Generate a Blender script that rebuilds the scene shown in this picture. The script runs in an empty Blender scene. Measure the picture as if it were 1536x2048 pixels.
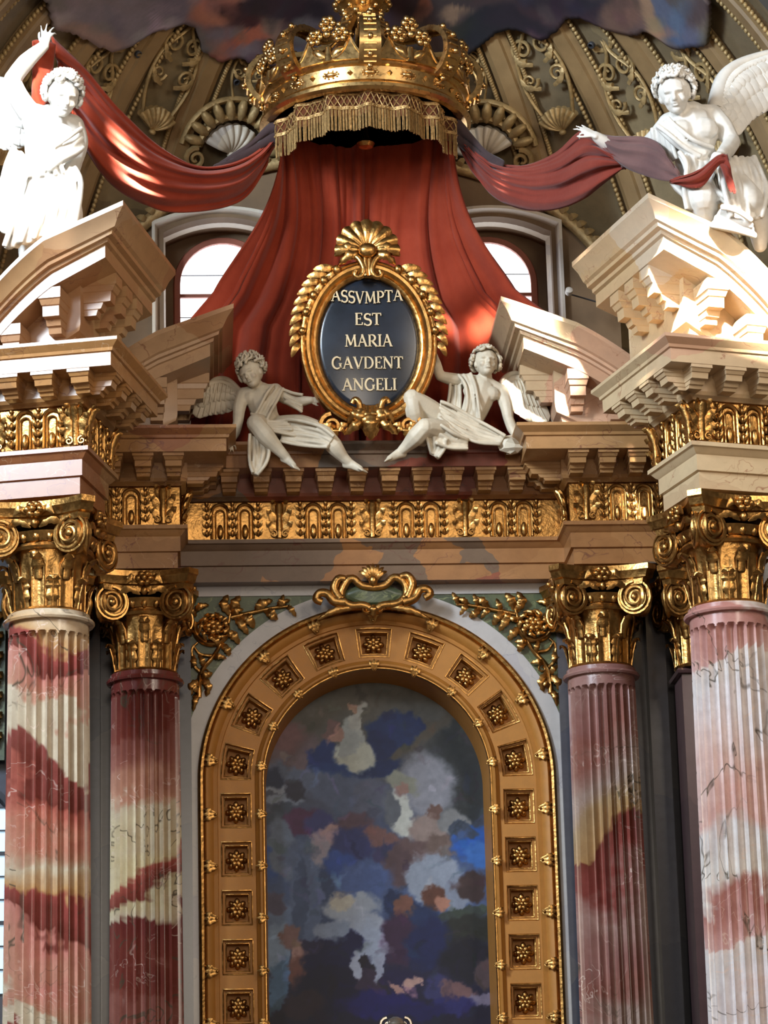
import bpy, bmesh, math, random
import numpy as np
from mathutils import Vector, Matrix
random.seed(7); rng = np.random.default_rng(7)
S = bpy.context.scene
COL = S.collection
R = math.radians; PI = math.pi; TAU = 2*math.pi
sin, cos = math.sin, math.cos

# ------------------------------------------------------------------ camera
CAM = Vector((-2.22, -37.5, 0.0))
_yaw, _pitch, _roll = R(3.65), R(15.5), R(-1.5)
_F = Vector((sin(_yaw)*cos(_pitch), cos(_yaw)*cos(_pitch), sin(_pitch)))
_R0 = _F.cross(Vector((0, 0, 1))).normalized(); _U0 = _R0.cross(_F)
_R = _R0*cos(_roll)+_U0*sin(_roll); _U = -_R0*sin(_roll)+_U0*cos(_roll)
cd = bpy.data.cameras.new('camera'); cam = bpy.data.objects.new('camera', cd); COL.objects.link(cam)
cam.matrix_world = Matrix(((_R.x, _U.x, -_F.x, CAM.x), (_R.y, _U.y, -_F.y, CAM.y), (_R.z, _U.z, -_F.z, CAM.z), (0, 0, 0, 1)))
cd.sensor_width = 36; cd.lens = 6000/2048*36; cd.clip_end = 300
S.camera = cam
def at(px, py, Y):
    """surveyed point of the photograph (1536x2048) at depth Y"""
    d = _F+_R*((px-768)/6000)-_U*((py-1024)/6000)
    return CAM+d*((Y-CAM.y)/d.y)

# ------------------------------------------------------------------ light
S.view_settings.view_transform = 'Standard'; S.view_settings.look = 'None'
S.view_settings.gamma = 1.0; S.view_settings.use_curve_mapping = False
S.view_settings.exposure = 0.0
w = bpy.data.worlds.new('nave_light'); S.world = w; w.use_nodes = True
w.node_tree.nodes['Background'].inputs[0].default_value = (0.92, 0.86, 0.80, 1)
w.node_tree.nodes['Background'].inputs[1].default_value = 0.085

S.cycles.max_bounces = 3; S.cycles.diffuse_bounces = 2; S.cycles.adaptive_threshold = .05; S.cycles.glossy_bounces = 2; S.cycles.transmission_bounces = 2
def area(name, loc, target, sx, sy, power, col, spread=180):
    l = bpy.data.lights.new(name, 'AREA'); l.shape = 'RECTANGLE'; l.size = sx; l.size_y = sy
    l.energy = power; l.color = col; l.spread = R(spread)
    o = bpy.data.objects.new(name, l); COL.objects.link(o)
    o.location = loc; o.rotation_euler = (Vector(target)-Vector(loc)).to_track_quat('-Z', 'Y').to_euler()
    return o
# daylight of the nave windows (left row cooler, right row weaker and warmer)
for xl, y, pl, pr in ((-12, -16, 5200, 500), (-10, -24, 900, 700)):
    area('nave_window_light', (xl, y, 17.0), (2, -2, 9.5), 2.6, 5, pl, (0.74, 0.87, 1.0))
    area('nave_window_light', (9.5, y, 15.0), (-1, -1, 9), 2.6, 5, pr, (1.0, 0.86, 0.70))
area('west_window_light', (-1, -44, 10), (0, 0, 9), 4, 8, 2200, (1.0, 0.86, 0.70))
# sunbeams that come through single panes of the upper windows, all from one sun
SUN = Vector((-.06, -1.0, .62)).normalized()
def beam(tgt, sx, sy, power, dist=14, spread=1.6, col=(1.0, 0.94, 0.84)):
    tgt = Vector(tgt); return area('sunbeam_through_pane', tgt+SUN*dist, tgt, sx, sy, power, col, spread)
beam(at(40, 300, -4.4), 1.2, 2.3, 46)
beam(at(1432, 550, -4.9), 1.5, 1.25, 330)
beam(at(288, 392, -2.6), .5, .2, 26)
beam(at(1066, 622, -1.8), .45, .34, 36)
beam(at(1125, 712, -1.7), .36, .24, 9)
beam(at(900, 610, 0), .16, .16, 1.2)
beam(at(968, 612, 0), .36, .2, 3.5)
# ------------------------------------------------------------------ mesh tools
class MB:
    def __init__(s): s.v = []; s.f = []
    def add(s, vs, fs):
        o = len(s.v); s.v += [tuple(p) for p in vs]; s.f += [tuple(i+o for i in f) for f in fs]; return s
    def box(s, c, d, m=None):
        x, y, z = d[0]/2, d[1]/2, d[2]/2
        vs = [Vector((a*x, b*y, e*z)) for e in (-1, 1) for b in (-1, 1) for a in (-1, 1)]
        vs = [(m @ p if m else p)+Vector(c) for p in vs]
        return s.add(vs, [(0, 2, 3, 1), (4, 5, 7, 6), (0, 1, 5, 4), (2, 6, 7, 3), (0, 4, 6, 2), (1, 3, 7, 5)])
    def loft(s, rings, wrap=True, cap=True, loop=False):
        n = len(rings[0]); vs = [p for r in rings for p in r]; fs = []
        m = len(rings)
        for i in range(m if loop else m-1):
            a = i*n; b = ((i+1) % m)*n
            for j in range(n if wrap else n-1):
                k = (j+1) % n; fs.append((a+j, a+k, b+k, b+j))
        if cap and wrap and not loop: fs += [tuple(range(n))[::-1], tuple(range((m-1)*n, m*n))]
        return s.add(vs, fs)
    def tube(s, pts, rad, n=8, cap=True, flat=1.0, up=None, loop=False):
        pts = [Vector(p) for p in pts]; m = len(pts)
        if not hasattr(rad, '__len__'): rad = [rad]*m
        rings = []; prev = None
        for i, p in enumerate(pts):
            a = pts[(i-1) % m] if (loop or i > 0) else p; b = pts[(i+1) % m] if (loop or i < m-1) else p
            t = (b-a)
            t = t.normalized() if t.length > 1e-9 else Vector((0, 0, 1))
            if up is not None: u = Vector(up)
            elif prev is not None: u = prev
            else: u = Vector((0, 0, 1)) if abs(t.z) < .9 else Vector((0, 1, 0))
            x = u-t*u.dot(t)
            if x.length < 1e-6: x = t.orthogonal()
            x.normalize(); y = t.cross(x); prev = x
            rings.append([p+(x*cos(TAU*k/n)*flat+y*sin(TAU*k/n))*rad[i] for k in range(n)])
        return s.loft(rings, True, cap, loop)
    def ball(s, c, r, n=10, m=6, rot=None):
        if not hasattr(r, '__len__'): r = (r, r, r)
        c = Vector(c); vs = []; fs = []
        def P(a, b):
            q = Vector((r[0]*cos(a)*cos(b), r[1]*sin(a)*cos(b), r[2]*sin(b)))
            return (rot @ q if rot else q)+c
        vs.append(P(0, -PI/2))
        for i in range(1, m):
            for j in range(n): vs.append(P(TAU*j/n, -PI/2+PI*i/m))
        vs.append(P(0, PI/2)); L = len(vs)-1
        for j in range(n):
            k = (j+1) % n
            fs.append((0, 1+k, 1+j)); fs.append((L, 1+(m-2)*n+j, 1+(m-2)*n+k))
            for i in range(m-2): fs.append((1+i*n+j, 1+i*n+k, 1+(i+1)*n+k, 1+(i+1)*n+j))
        return s.add(vs, fs)
    def grid(s, fn, nu, nv, wrapu=False):
        vs = [fn(i/(nu if wrapu else nu-1), j/(nv-1)) for j in range(nv) for i in range(nu)]
        fs = []
        for j in range(nv-1):
            for i in range(nu if wrapu else nu-1):
                k = (i+1) % nu; fs.append((j*nu+i, j*nu+k, (j+1)*nu+k, (j+1)*nu+i))
        return s.add(vs, fs)
    def lathe(s, prof, n=32, c=(0, 0, 0)):
        c = Vector(c)
        return s.loft([[c+Vector((r*cos(TAU*k/n), r*sin(TAU*k/n), z)) for k in range(n)] for r, z in prof])
    def prism(s, poly, t0, t1, fn):
        """poly of (a,b) extruded between t0 and t1, fn(a,b,t)->point"""
        return s.loft([[fn(a, b, t) for a, b in poly] for t in (t0, t1)])
    def sweep(s, prof, path, closed=False, endcap=True):
        """prof (outward, up) carried along a plan path (x,y,z); outward = right of travel, mitred"""
        n = len(path); rings = []
        P = [Vector(p) for p in path]
        for i, p in enumerate(P):
            a = P[i-1] if (closed or i > 0) else None; b = P[(i+1) % n] if (closed or i < n-1) else None
            ds = []
            for q0, q1 in ((a, p), (p, b)):
                if q0 is not None and q1 is not None:
                    d = Vector((q1.x-q0.x, q1.y-q0.y)).normalized(); ds.append(Vector((d.y, -d.x)))
            if len(ds) == 1: m = ds[0]
            else:
                m = (ds[0]+ds[1]); m = m/max(1e-6, m.length_squared)*2
            rings.append([Vector((p.x+m.x*o, p.y+m.y*o, p.z+u)) for o, u in prof])
        m_ = len(prof)
        if closed: return s.loft(rings, True, False, True)
        return s.loft(rings, True, endcap)
    def merge(s, o, M=None):
        return s.add([(M @ Vector(p)) if M else p for p in o.v], o.f)
    def mirror(s):
        s.v = [(-p[0], p[1], p[2]) for p in s.v]; s.f = [f[::-1] for f in s.f]; return s
    def mesh(s, name, mat=None, ang=38, recalc=True):
        me = bpy.data.meshes.new(name); me.from_pydata(s.v, [], s.f)
        if recalc:
            bm = bmesh.new(); bm.from_mesh(me); bmesh.ops.recalc_face_normals(bm, faces=bm.faces); bm.to_mesh(me); bm.free()
        if ang:
            me.polygons.foreach_set('use_smooth', [True]*len(me.polygons))
            if ang < 180: me.set_sharp_from_angle(angle=R(ang))
        if mat: me.materials.append(mat)
        me.update(); return me
    def build(s, name, mat=None, parent=None, ang=38, recalc=True, loc=None, rot=None):
        return put(name, s.mesh(name, mat, ang, recalc), parent, loc, rot)

def put(name, me, parent=None, loc=None, rot=None, scale=None):
    o = bpy.data.objects.new(name, me); COL.objects.link(o)
    if parent: o.parent = parent
    if isinstance(loc, Matrix): o.matrix_local = loc
    else:
        if loc is not None: o.location = loc
        if rot is not None: o.rotation_euler = rot
        if scale is not None: o.scale = scale if hasattr(scale, '__len__') else (scale,)*3
    return o
def tag(o, label=None, cat=None, group=None, kind=None):
    if label: o['label'] = label
    if cat: o['category'] = cat
    if group: o['group'] = group
    if kind: o['kind'] = kind
    return o
def thing(name, label, cat, loc=(0, 0, 0), rz=0, group=None, kind=None):
    o = put(name, None, None, loc, (0, 0, rz)); o.empty_display_size = .2
    return tag(o, label, cat, group, kind)
def struct(o): o['kind'] = 'structure'; return o
def frame(o, x, z):
    """matrix with origin o, local x along x, local z along z (orthogonalised)"""
    x = Vector(x).normalized(); z = Vector(z); z = (z-x*z.dot(x)).normalized(); y = z.cross(x)
    return Matrix(((x.x, y.x, z.x, o[0]), (x.y, y.y, z.y, o[1]), (x.z, y.z, z.z, o[2]), (0, 0, 0, 1)))
def catmull(P, n=8, loop=False):
    P = [Vector(p) for p in P]; m = len(P); out = []
    for i in range(m if loop else m-1):
        if loop: a, b, c, d = P[i-1], P[i], P[(i+1) % m], P[(i+2) % m]
        else: a, b, c, d = P[max(0, i-1)], P[i], P[i+1], P[min(m-1, i+2)]
        for k in range(n):
            t = k/n
            out.append(.5*((2*b)+(c-a)*t+(2*a-5*b+4*c-d)*t*t+(3*b-a-3*c+d)*t**3))
    if not loop: out.append(P[-1])
    return out

# ------------------------------------------------------------------ materials
def lin(c): return tuple(((x/255)/12.92 if x/255 <= .04045 else ((x/255+.055)/1.055)**2.4) for x in c)+(1,)
class NT:
    def __init__(s, name, rough=.5, metal=0.0, spec=.5):
        s.m = bpy.data.materials.new(name); s.m.use_nodes = True; s.t = s.m.node_tree
        s.b = s.t.nodes['Principled BSDF']; s.b.inputs['Roughness'].default_value = rough
        s.b.inputs['Metallic'].default_value = metal; s.b.inputs['Specular IOR Level'].default_value = spec
    def n(s, typ, **kw):
        x = s.t.nodes.new(typ)
        for k, v in kw.items():
            if k.startswith('i_'): x.inputs[k[2:].replace('_', ' ')].default_value = v
            else: setattr(x, k, v)
        return x
    def l(s, a, b): s.t.links.new(a, b)
    def pos(s, scale=(1, 1, 1)):
        g = s.n('ShaderNodeNewGeometry'); v = s.n('ShaderNodeVectorMath', operation='MULTIPLY'); v.inputs[1].default_value = scale
        s.l(g.outputs['Position'], v.inputs[0]); return v.outputs[0]
    def noise(s, vec, scale, detail=3, rough=.5, dist=0):
        x = s.n('ShaderNodeTexNoise'); x.inputs['Scale'].default_value = scale; x.inputs['Detail'].default_value = detail
        x.inputs['Roughness'].default_value = rough; x.inputs['Distortion'].default_value = dist
        if vec is not None: s.l(vec, x.inputs['Vector'])
        return x
    def ramp(s, fac, stops, interp='LINEAR'):
        x = s.n('ShaderNodeValToRGB'); cr = x.color_ramp; cr.interpolation = interp
        while len(cr.elements) > 1: cr.elements.remove(cr.elements[-1])
        cr.elements[0].position = stops[0][0]; cr.elements[0].color = stops[0][1]
        for p, c in stops[1:]:
            e = cr.elements.new(p); e.color = c
        s.l(fac, x.inputs[0]); return x.outputs[0]
    def mix(s, fac, a, b, mode='MIX'):
        x = s.n('ShaderNodeMix', data_type='RGBA', blend_type=mode)
        for v, i in ((fac, 0), (a, 6), (b, 7)):
            if hasattr(v, 'links'): s.l(v, x.inputs[i])
            else: x.inputs[i].default_value = v
        return x.outputs[2]
    def math(s, op, a, b=None, clamp=False):
        x = s.n('ShaderNodeMath', operation=op, use_clamp=clamp)
        for i, v in enumerate((a, b)):
            if v is None: continue
            if hasattr(v, 'links'): s.l(v, x.inputs[i])
            else: x.inputs[i].default_value = v
        return x.outputs[0]
    def col(s, c):
        if hasattr(c, 'links'): s.l(c, s.b.inputs['Base Color'])
        else: s.b.inputs['Base Color'].default_value = c
    def bump(s, h, st=.3, d=.02):
        x = s.n('ShaderNodeBump'); x.inputs['Strength'].default_value = st; x.inputs['Distance'].default_value = d
        s.l(h, x.inputs['Height']); s.l(x.outputs[0], s.b.inputs['Normal'])
    def vein(s, vec, scale, width, dist=.6):
        """thin wandering lines: 1 on the vein"""
        n = s.noise(vec, scale, 3, .55, dist).outputs['Fac']
        a = s.math('ABSOLUTE', s.math('SUBTRACT', n, .5))
        m = s.math('SUBTRACT', 1.0, s.math('DIVIDE', a, width), True)
        k = s.noise(vec, scale*.7, 2).outputs['Fac']
        return s.math('MULTIPLY', m, s.math('MULTIPLY', s.math('SUBTRACT', k, .42), 6.0, True), True)

def m_plain(name, rgb, rough=.6, var=.12, scale=3, metal=0, bump=0, spec=.4):
    t = NT(name, rough, metal, spec); p = t.pos(); n = t.noise(p, scale, 5, .6).outputs['Fac']
    c = lin(rgb); d = tuple(x*(1-var*1.6) for x in c[:3])+(1,); h = tuple(min(1, x*(1+var)) for x in c[:3])+(1,)
    t.col(t.ramp(n, [(.3, d), (.7, h)]))
    if bump: t.bump(t.noise(p, scale*9, 4).outputs['Fac'], bump)
    return t.m
def m_gold(name, rgb, rough, bump=.25, var=.35, metal=1.0, scale=9):
    t = NT(name, rough, metal); p = t.pos(); n = t.noise(p, scale, 5, .65).outputs['Fac']
    c = lin(rgb); d = tuple(x*(1-var) for x in c[:3])+(1,); h = tuple(min(1, x*(1+var*.5)) for x in c[:3])+(1,)
    t.col(t.ramp(n, [(.32, d), (.62, h)]))
    t.l(t.math('ADD', t.math('MULTIPLY', t.noise(p, scale*2, 3).outputs['Fac'], .25), rough-.12), t.b.inputs['Roughness'])
    t.bump(t.noise(p, 22, 3).outputs['Fac'], bump, .03)
    return t.m
def m_patch(name, cols, scale=.75, seed=0, rough=.3, stretch=(1, 1, 1.3), veins=None, mott=.35):
    """scagliola: large flat patches of colour with cloudy mottling and veins"""
    t = NT(name, rough, 0, .5); p = t.pos(stretch)
    ofs = t.n('ShaderNodeVectorMath', operation='ADD'); ofs.inputs[1].default_value = (seed*3.1, seed*1.7, seed*2.3); t.l(p, ofs.inputs[0]); p = ofs.outputs[0]
    wn = t.noise(p, 1.6, 3, .55); wv = t.n('ShaderNodeVectorMath', operation='MULTIPLY_ADD'); wv.inputs[1].default_value = (.55, .55, .55)
    t.l(wn.outputs['Color'], wv.inputs[0]); t.l(p, wv.inputs[2])
    vo = t.n('ShaderNodeTexVoronoi', feature='F1'); vo.inputs['Scale'].default_value = scale; t.l(wv.outputs[0], vo.inputs['Vector'])
    sep = t.n('ShaderNodeSeparateColor'); t.l(vo.outputs['Color'], sep.inputs[0])
    N = len(cols)
    base = t.ramp(sep.outputs[0], [(i/N, lin(c)) for i, c in enumerate(cols)], 'CONSTANT')
    mo = t.noise(p, 5, 6, .65).outputs['Fac']
    dk = t.ramp(mo, [(.25, (.45, .42, .40, 1)), (.6, (1, 1, 1, 1))])
    c = t.mix(mott, base, dk, 'MULTIPLY')
    for vc, sc, wd in (veins or []):
        c = t.mix(t.vein(wv.outputs[0], sc, wd), c, lin(vc))
    t.col(c); return t.m
def m_strata(name, stops, seed, rough=.22, sc=(.75, .75, 1.0), tilt=.5):
    """column marble: broad slanting strata of red, flesh, cream with dark and pale veins"""
    t = NT(name, rough, 0, .5); p = t.pos()
    sp = t.n('ShaderNodeSeparateXYZ'); t.l(p, sp.inputs[0])
    z = t.math('ADD', sp.outputs[2], t.math('MULTIPLY', sp.outputs[0], tilt))
    big = t.noise(t.pos(sc), .9, 4, .55, .4).outputs['Fac']
    big2 = t.math('MULTIPLY', t.math('SUBTRACT', big, .5), 2.6)
    v = t.math('ADD', t.math('MULTIPLY', t.math('ADD', z, seed), .30), t.math('MULTIPLY', big2, .3))
    fr = t.math('FRACT', v)
    c = t.ramp(fr, [(q, lin(k)) for q, k in stops], 'LINEAR')
    mo = t.noise(p, 5, 6, .7).outputs['Fac']
    c = t.mix(.45, c, t.ramp(mo, [(.28, (.55, .42, .38, 1)), (.62, (1, 1, 1, 1))]), 'MULTIPLY')
    c = t.mix(t.vein(p, .9, .010, .9), c, lin((84, 74, 60)))
    c = t.mix(t.math('MULTIPLY', t.vein(t.pos((1.1, 1, 1.2)), 1.2, .009, 1.2), .7), c, lin((225, 200, 185)))
    t.col(c); return t.m
MAT = {}
MAT['gold'] = m_gold('gilding', (192, 144, 82), .34, .2)
MAT['gold_crown'] = m_gold('bright_gilding', (220, 178, 116), .30, .05, .2)
MAT['gold_ochre'] = m_gold('ochre_gilded_wood', (176, 118, 50), .55, .05, .08, .12)
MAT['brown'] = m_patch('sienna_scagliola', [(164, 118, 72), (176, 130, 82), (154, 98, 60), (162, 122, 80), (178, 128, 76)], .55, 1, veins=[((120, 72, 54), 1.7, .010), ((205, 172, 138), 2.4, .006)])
MAT['tan'] = m_patch('tan_scagliola', [(184, 144, 102), (192, 156, 114), (176, 132, 94), (188, 152, 116)], .55, 12, veins=[((140, 96, 72), 1.4, .008)], mott=.25)
MAT['brown_mix'] = m_patch('mixed_scagliola', [(130, 64, 46), (164, 114, 68), (96, 82, 70), (156, 106, 62), (112, 88, 68), (140, 76, 52)], 1.0, 4, veins=[((100, 58, 46), 1.9, .010)])
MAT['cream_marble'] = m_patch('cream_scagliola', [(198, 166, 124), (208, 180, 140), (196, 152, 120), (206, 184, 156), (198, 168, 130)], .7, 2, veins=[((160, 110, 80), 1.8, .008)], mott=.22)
MAT['white_marble'] = m_patch('pale_grey_marble', [(176, 170, 170), (184, 178, 174), (166, 162, 168)], .5, 3, veins=[((150, 145, 150), 1.5, .008)], mott=.2)
MAT['niche'] = m_patch('grey_niche_marble', [(76, 76, 84), (84, 82, 86), (68, 70, 80)], .5, 5, .25, mott=.3)
MAT['green'] = m_patch('green_marble', [(74, 84, 58), (84, 92, 62), (66, 76, 56)], 2.2, 6, .35, veins=[((120, 126, 86), 6, .05)], mott=.6)
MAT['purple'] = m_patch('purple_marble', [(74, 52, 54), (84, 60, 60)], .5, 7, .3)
RED, PINK, CREAM, OCH, PALE = (122, 62, 52), (188, 140, 116), (200, 184, 158), (190, 148, 100), (216, 208, 204)
st1 = [(0, RED), (.10, (138, 72, 64)), (.12, CREAM), (.24, (198, 182, 158)), (.26, PINK), (.40, (196, 130, 116)), (.42, RED), (.52, (150, 74, 66)), (.55, OCH), (.70, CREAM), (.78, PINK), (.88, (190, 120, 100)), (.97, (168, 92, 78)), (1, RED)]
MAT['col_a'] = m_strata('column_marble_red_cream', st1, 2.35)
MAT['col_b'] = m_strata('column_marble_deep_red', [(0, RED), (.2, (112, 52, 48)), (.23, CREAM), (.33, (200, 186, 150)), (.36, RED), (.46, (160, 84, 72)), (.5, (206, 190, 150)), (.64, CREAM), (.68, PINK), (.82, (146, 92, 80)), (.96, (138, 84, 74)), (1, RED)], 1.35, tilt=-.35)
MAT['col_c'] = m_strata('column_marble_brown', [(0, (150, 104, 96)), (.2, (168, 134, 124)), (.32, (140, 72, 64)), (.42, RED), (.44, (176, 138, 92)), (.58, (168, 140, 104)), (.7, (172, 150, 138)), (.9, (150, 100, 88)), (1, (150, 104, 96))], .35, tilt=-.5)
MAT['col_d'] = m_strata('column_marble_pale', [(0, PALE), (.12, (226, 216, 210)), (.14, (208, 166, 158)), (.34, (182, 128, 118)), (.38, (222, 214, 206)), (.52, PALE), (.58, (216, 176, 166)), (.72, (222, 196, 188)), (.9, (224, 214, 212)), (1, PALE)], 1.9, tilt=.25)
MAT['stone'] = m_plain('carved_white_stone', (232, 226, 216), .5, .10, 4, 0, .05)
MAT['stone_warm'] = m_plain('carved_ivory_stone', (208, 194, 170), .5, .12, 4, 0, .05)
MAT['slate'] = m_plain('black_slate_panel', (30, 36, 46), .25, .3, 2, spec=.5)
MAT['letter'] = m_plain('pale_gilt_lettering', (214, 190, 150), .5, .1, 6)
def m_cloth(name, a, b, rough=.75):
    t = NT(name, .9, 0, .12); p = t.pos(); n = t.noise(p, 1.3, 5, .6).outputs['Fac']
    t.col(t.ramp(n, [(.3, lin(a)), (.7, lin(b))])); t.b.inputs['Sheen Weight'].default_value = .15
    t.bump(t.noise(t.pos((14, 14, 3)), 2, 3).outputs['Fac'], .15, .02); return t.m
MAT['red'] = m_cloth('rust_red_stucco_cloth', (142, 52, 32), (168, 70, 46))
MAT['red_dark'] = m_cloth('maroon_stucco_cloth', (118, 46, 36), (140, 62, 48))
MAT['lining'] = m_cloth('dusky_purple_lining', (104, 76, 74), (128, 94, 88))
MAT['lining_dark'] = m_cloth('dark_lining', (58, 46, 48), (78, 62, 62))
MAT['vault'] = m_patch('vault_stucco', [(124, 108, 78), (134, 116, 84), (116, 100, 74)], .4, 8, .6, mott=.4)
MAT['vault_gold'] = m_gold('vault_gilt_stucco', (176, 148, 100), .5, .3, .3, .4)
MAT['vault_rib'] = m_plain('vault_rib_ochre', (144, 116, 78), .5, .15, 2)
MAT['floor'] = m_plain('stone_floor', (120, 104, 88), .4, .2, 1)
def m_attr(name, rough=.6):
    t = NT(name, rough, 0, .3); a = t.n('ShaderNodeVertexColor'); a.layer_name = 'paint'
    n = t.noise(t.pos(), 14, 5, .65).outputs['Fac']
    t.col(t.mix(.3, a.outputs[0], t.ramp(n, [(.3, (.6, .6, .6, 1)), (.7, (1, 1, 1, 1))]), 'MULTIPLY')); return t.m
MAT['paint'] = m_attr('oil_paint', .45)
MAT['fresco'] = m_attr('fresco_paint', .7)
# ------------------------------------------------------------------ the setting
FL = -1.6
struct(MB().box((0, -16, FL-.1), (24, 46, .2)).build('floor', MAT['floor'], ang=0))
mb = MB()                                   # wall behind the columns, with the opening of the painting left free
mb.box((-4.3, .35, 4.3), (3.8, .5, 11.8)); mb.box((4.3, .35, 4.3), (3.8, .5, 11.8)); mb.box((0, .9, 4.3), (4.9, .1, 11.8)); mb.box((0, .5, 10.1), (4.9, .8, 1.3))
struct(mb.build('wall_back', MAT['niche'], ang=0))
for s in (-1, 1):
    p = MB(); p.box((s*3.62, .0, 4), (.24, .3, 11.2)); p.box((s*2.50, .02, 4.1), (.30, .2, 11.4))
    struct(p.build('trim_%d' % (1 if s < 0 else 2), MAT['white_marble'] if s > 9 else MAT['niche'], ang=0))

# ------------------------------------------------------------------ ornament prototypes
def leaf(mb, path, wid, up, thick=.22, serr=0, n=8, sub=4):
    if serr: sub = max(sub, 7)
    pts = catmull(path, sub); m = len(pts); rad = []
    for i in range(m):
        t = i/(m-1); r = (sin(PI*min(1, t*.86+.12))**.7)
        if serr: r *= 1.12-.5*((t*serr) % 1)*(1 if t > .05 else 0)
        rad.append(max(.03, r)*wid)
    return mb.tube(pts, rad, n, True, thick, up)
def scroll(mb, c, r0, r1, a0, turns, tube=.02, n=26, ax=(1, 0, 0), az=(0, 0, 1), lift=(0, -1, 0), tap=.5, h=0.0):
    """spiral tube in the plane (ax, az)"""
    c = Vector(c); ax = Vector(ax); az = Vector(az); lf = Vector(lift); P = []; Q = []
    for i in range(n+1):
        t = i/n; a = a0+turns*TAU*t; r = r0*(1-t)+r1*t
        P.append(c+ax*(r*cos(a))+az*(r*sin(a))+lf*(h*t)); Q.append(tube*(1-t*(1-tap)))
    mb.tube(P, Q, 6); return P
def rosette(r, d, petals=8, mat='gold'):
    mb = MB()
    for ring, (q, rr, dd) in enumerate(((petals, .62, .25), (petals-2, .36, .55))):
        for k in range(q):
            a = TAU*(k+.5*ring)/q; u = Vector((cos(a), 0, sin(a)))
            mb.ball(u*(r*rr)+Vector((0, -d*dd, 0)), (r*.36, d*.40, r*.25), 7, 5, Matrix.Rotation(-a, 3, 'Y'))
    mb.ball((0, -d*.75, 0), (r*.22, d*.35, r*.22), 8, 5)
    return mb.mesh('rosette', MAT[mat], 60)
ME = {}
mb = MB(); lv = [(0, .265, .46), (-.045, .265, .46), (-.05, .245, .44), (-.085, .22, .41), (-.09, .205, .39), (-.155, .205, .37), (-.16, .185, .29), (-.20, .18, .26), (-.205, .165, .22), (-.24, .165, .20)]
mb.loft([[(-w/2, 0, z), (-w/2, -d, z), (w/2, -d, z), (w/2, 0, z)] for z, w, d in lv])
for key, mt in (('mod', 'brown'), ('mod_mix', 'brown_mix'), ('mod_cream', 'cream_marble')): ME[key] = mb.mesh('modillion', MAT[mt], 0)
mb = MB(); lv2 = [(.06, .27, .42), (-.07, .27, .42), (-.08, .25, .40), (-.14, .22, .37), (-.15, .20, .35), (-.27, .20, .34), (-.28, .18, .25), (-.35, .17, .22), (-.36, .155, .18), (-.43, .155, .16)]
mb.loft([[(-w/2, 0, z), (-w/2, -d, z), (w/2, -d, z), (w/2, 0, z)] for z, w, d in lv2])
ME['bigmod'] = mb.mesh('modillion', MAT['tan'], 0); ME['bigmod_cream'] = mb.mesh('modillion', MAT['cream_marble'], 0)
def tongue_mesh():
    mb = MB()
    for r, t, top in ((.105, .024, .35), (.058, .014, .32)):
        P = [(-r, -.02, 0), (-r, -.02, top)]+[(-r*cos(a), -.02, top+r*sin(a)) for a in np.linspace(0, PI, 9)[1:-1]]+[(r, -.02, top), (r, -.02, 0)]
        mb.tube(P, t, 6)
    mb.ball((0, -.02, .09), (.045, .045, .10), 8, 6); return mb.mesh('tongue', MAT['gold'], 60)
def chain_mesh():
    mb = MB()
    for z in (.04, .15, .26, .37):
        mb.ball((0, -.035, z+.03), (.022, .03, .05), 7, 5)
        for s in (-1, 1): leaf(mb, [(0, -.02, z), (s*.035, -.05, z+.03), (s*.06, -.06, z+.085)], .022, (0, 1, 0), .5, 0, 6, 2)
    mb.ball((0, -.04, .46), (.03, .03, .03), 7, 5); return mb.mesh('leaf_chain', MAT['gold'], 60)
def acanthus_mesh(W=.17, Hh=.48):
    mb = MB()
    mb.tube([(0, -.03, 0), (0, -.05, Hh*.55), (0, -.10, Hh*.85), (0, -.15, Hh*.93)], [.05, .045, .06, .035], 7)
    for s in (-1, 1):
        leaf(mb, [(s*.02, -.02, 0), (s*.10, -.05, Hh*.30), (s*W, -.10, Hh*.42)], .055, (0, 1, 0), .4, 3, 6, 3)
        leaf(mb, [(s*.03, -.03, Hh*.2), (s*.10, -.07, Hh*.62), (s*W*.95, -.12, Hh*.74)], .055, (0, 1, 0), .4, 3, 6, 3)
        leaf(mb, [(s*.02, -.04, Hh*.5), (s*.06, -.10, Hh*.88), (s*W*.6, -.17, Hh*.97)], .05, (0, 1, 0), .5, 3, 6, 3)
        scroll(mb, (s*.075, -.06, .05), .05, .012, PI/2, s*1.2, .016, 12)
    return mb.mesh('acanthus', MAT['gold'], 60)
ME['tongue'], ME['chain'], ME['acanthus'] = tongue_mesh(), chain_mesh(), acanthus_mesh()

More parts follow.
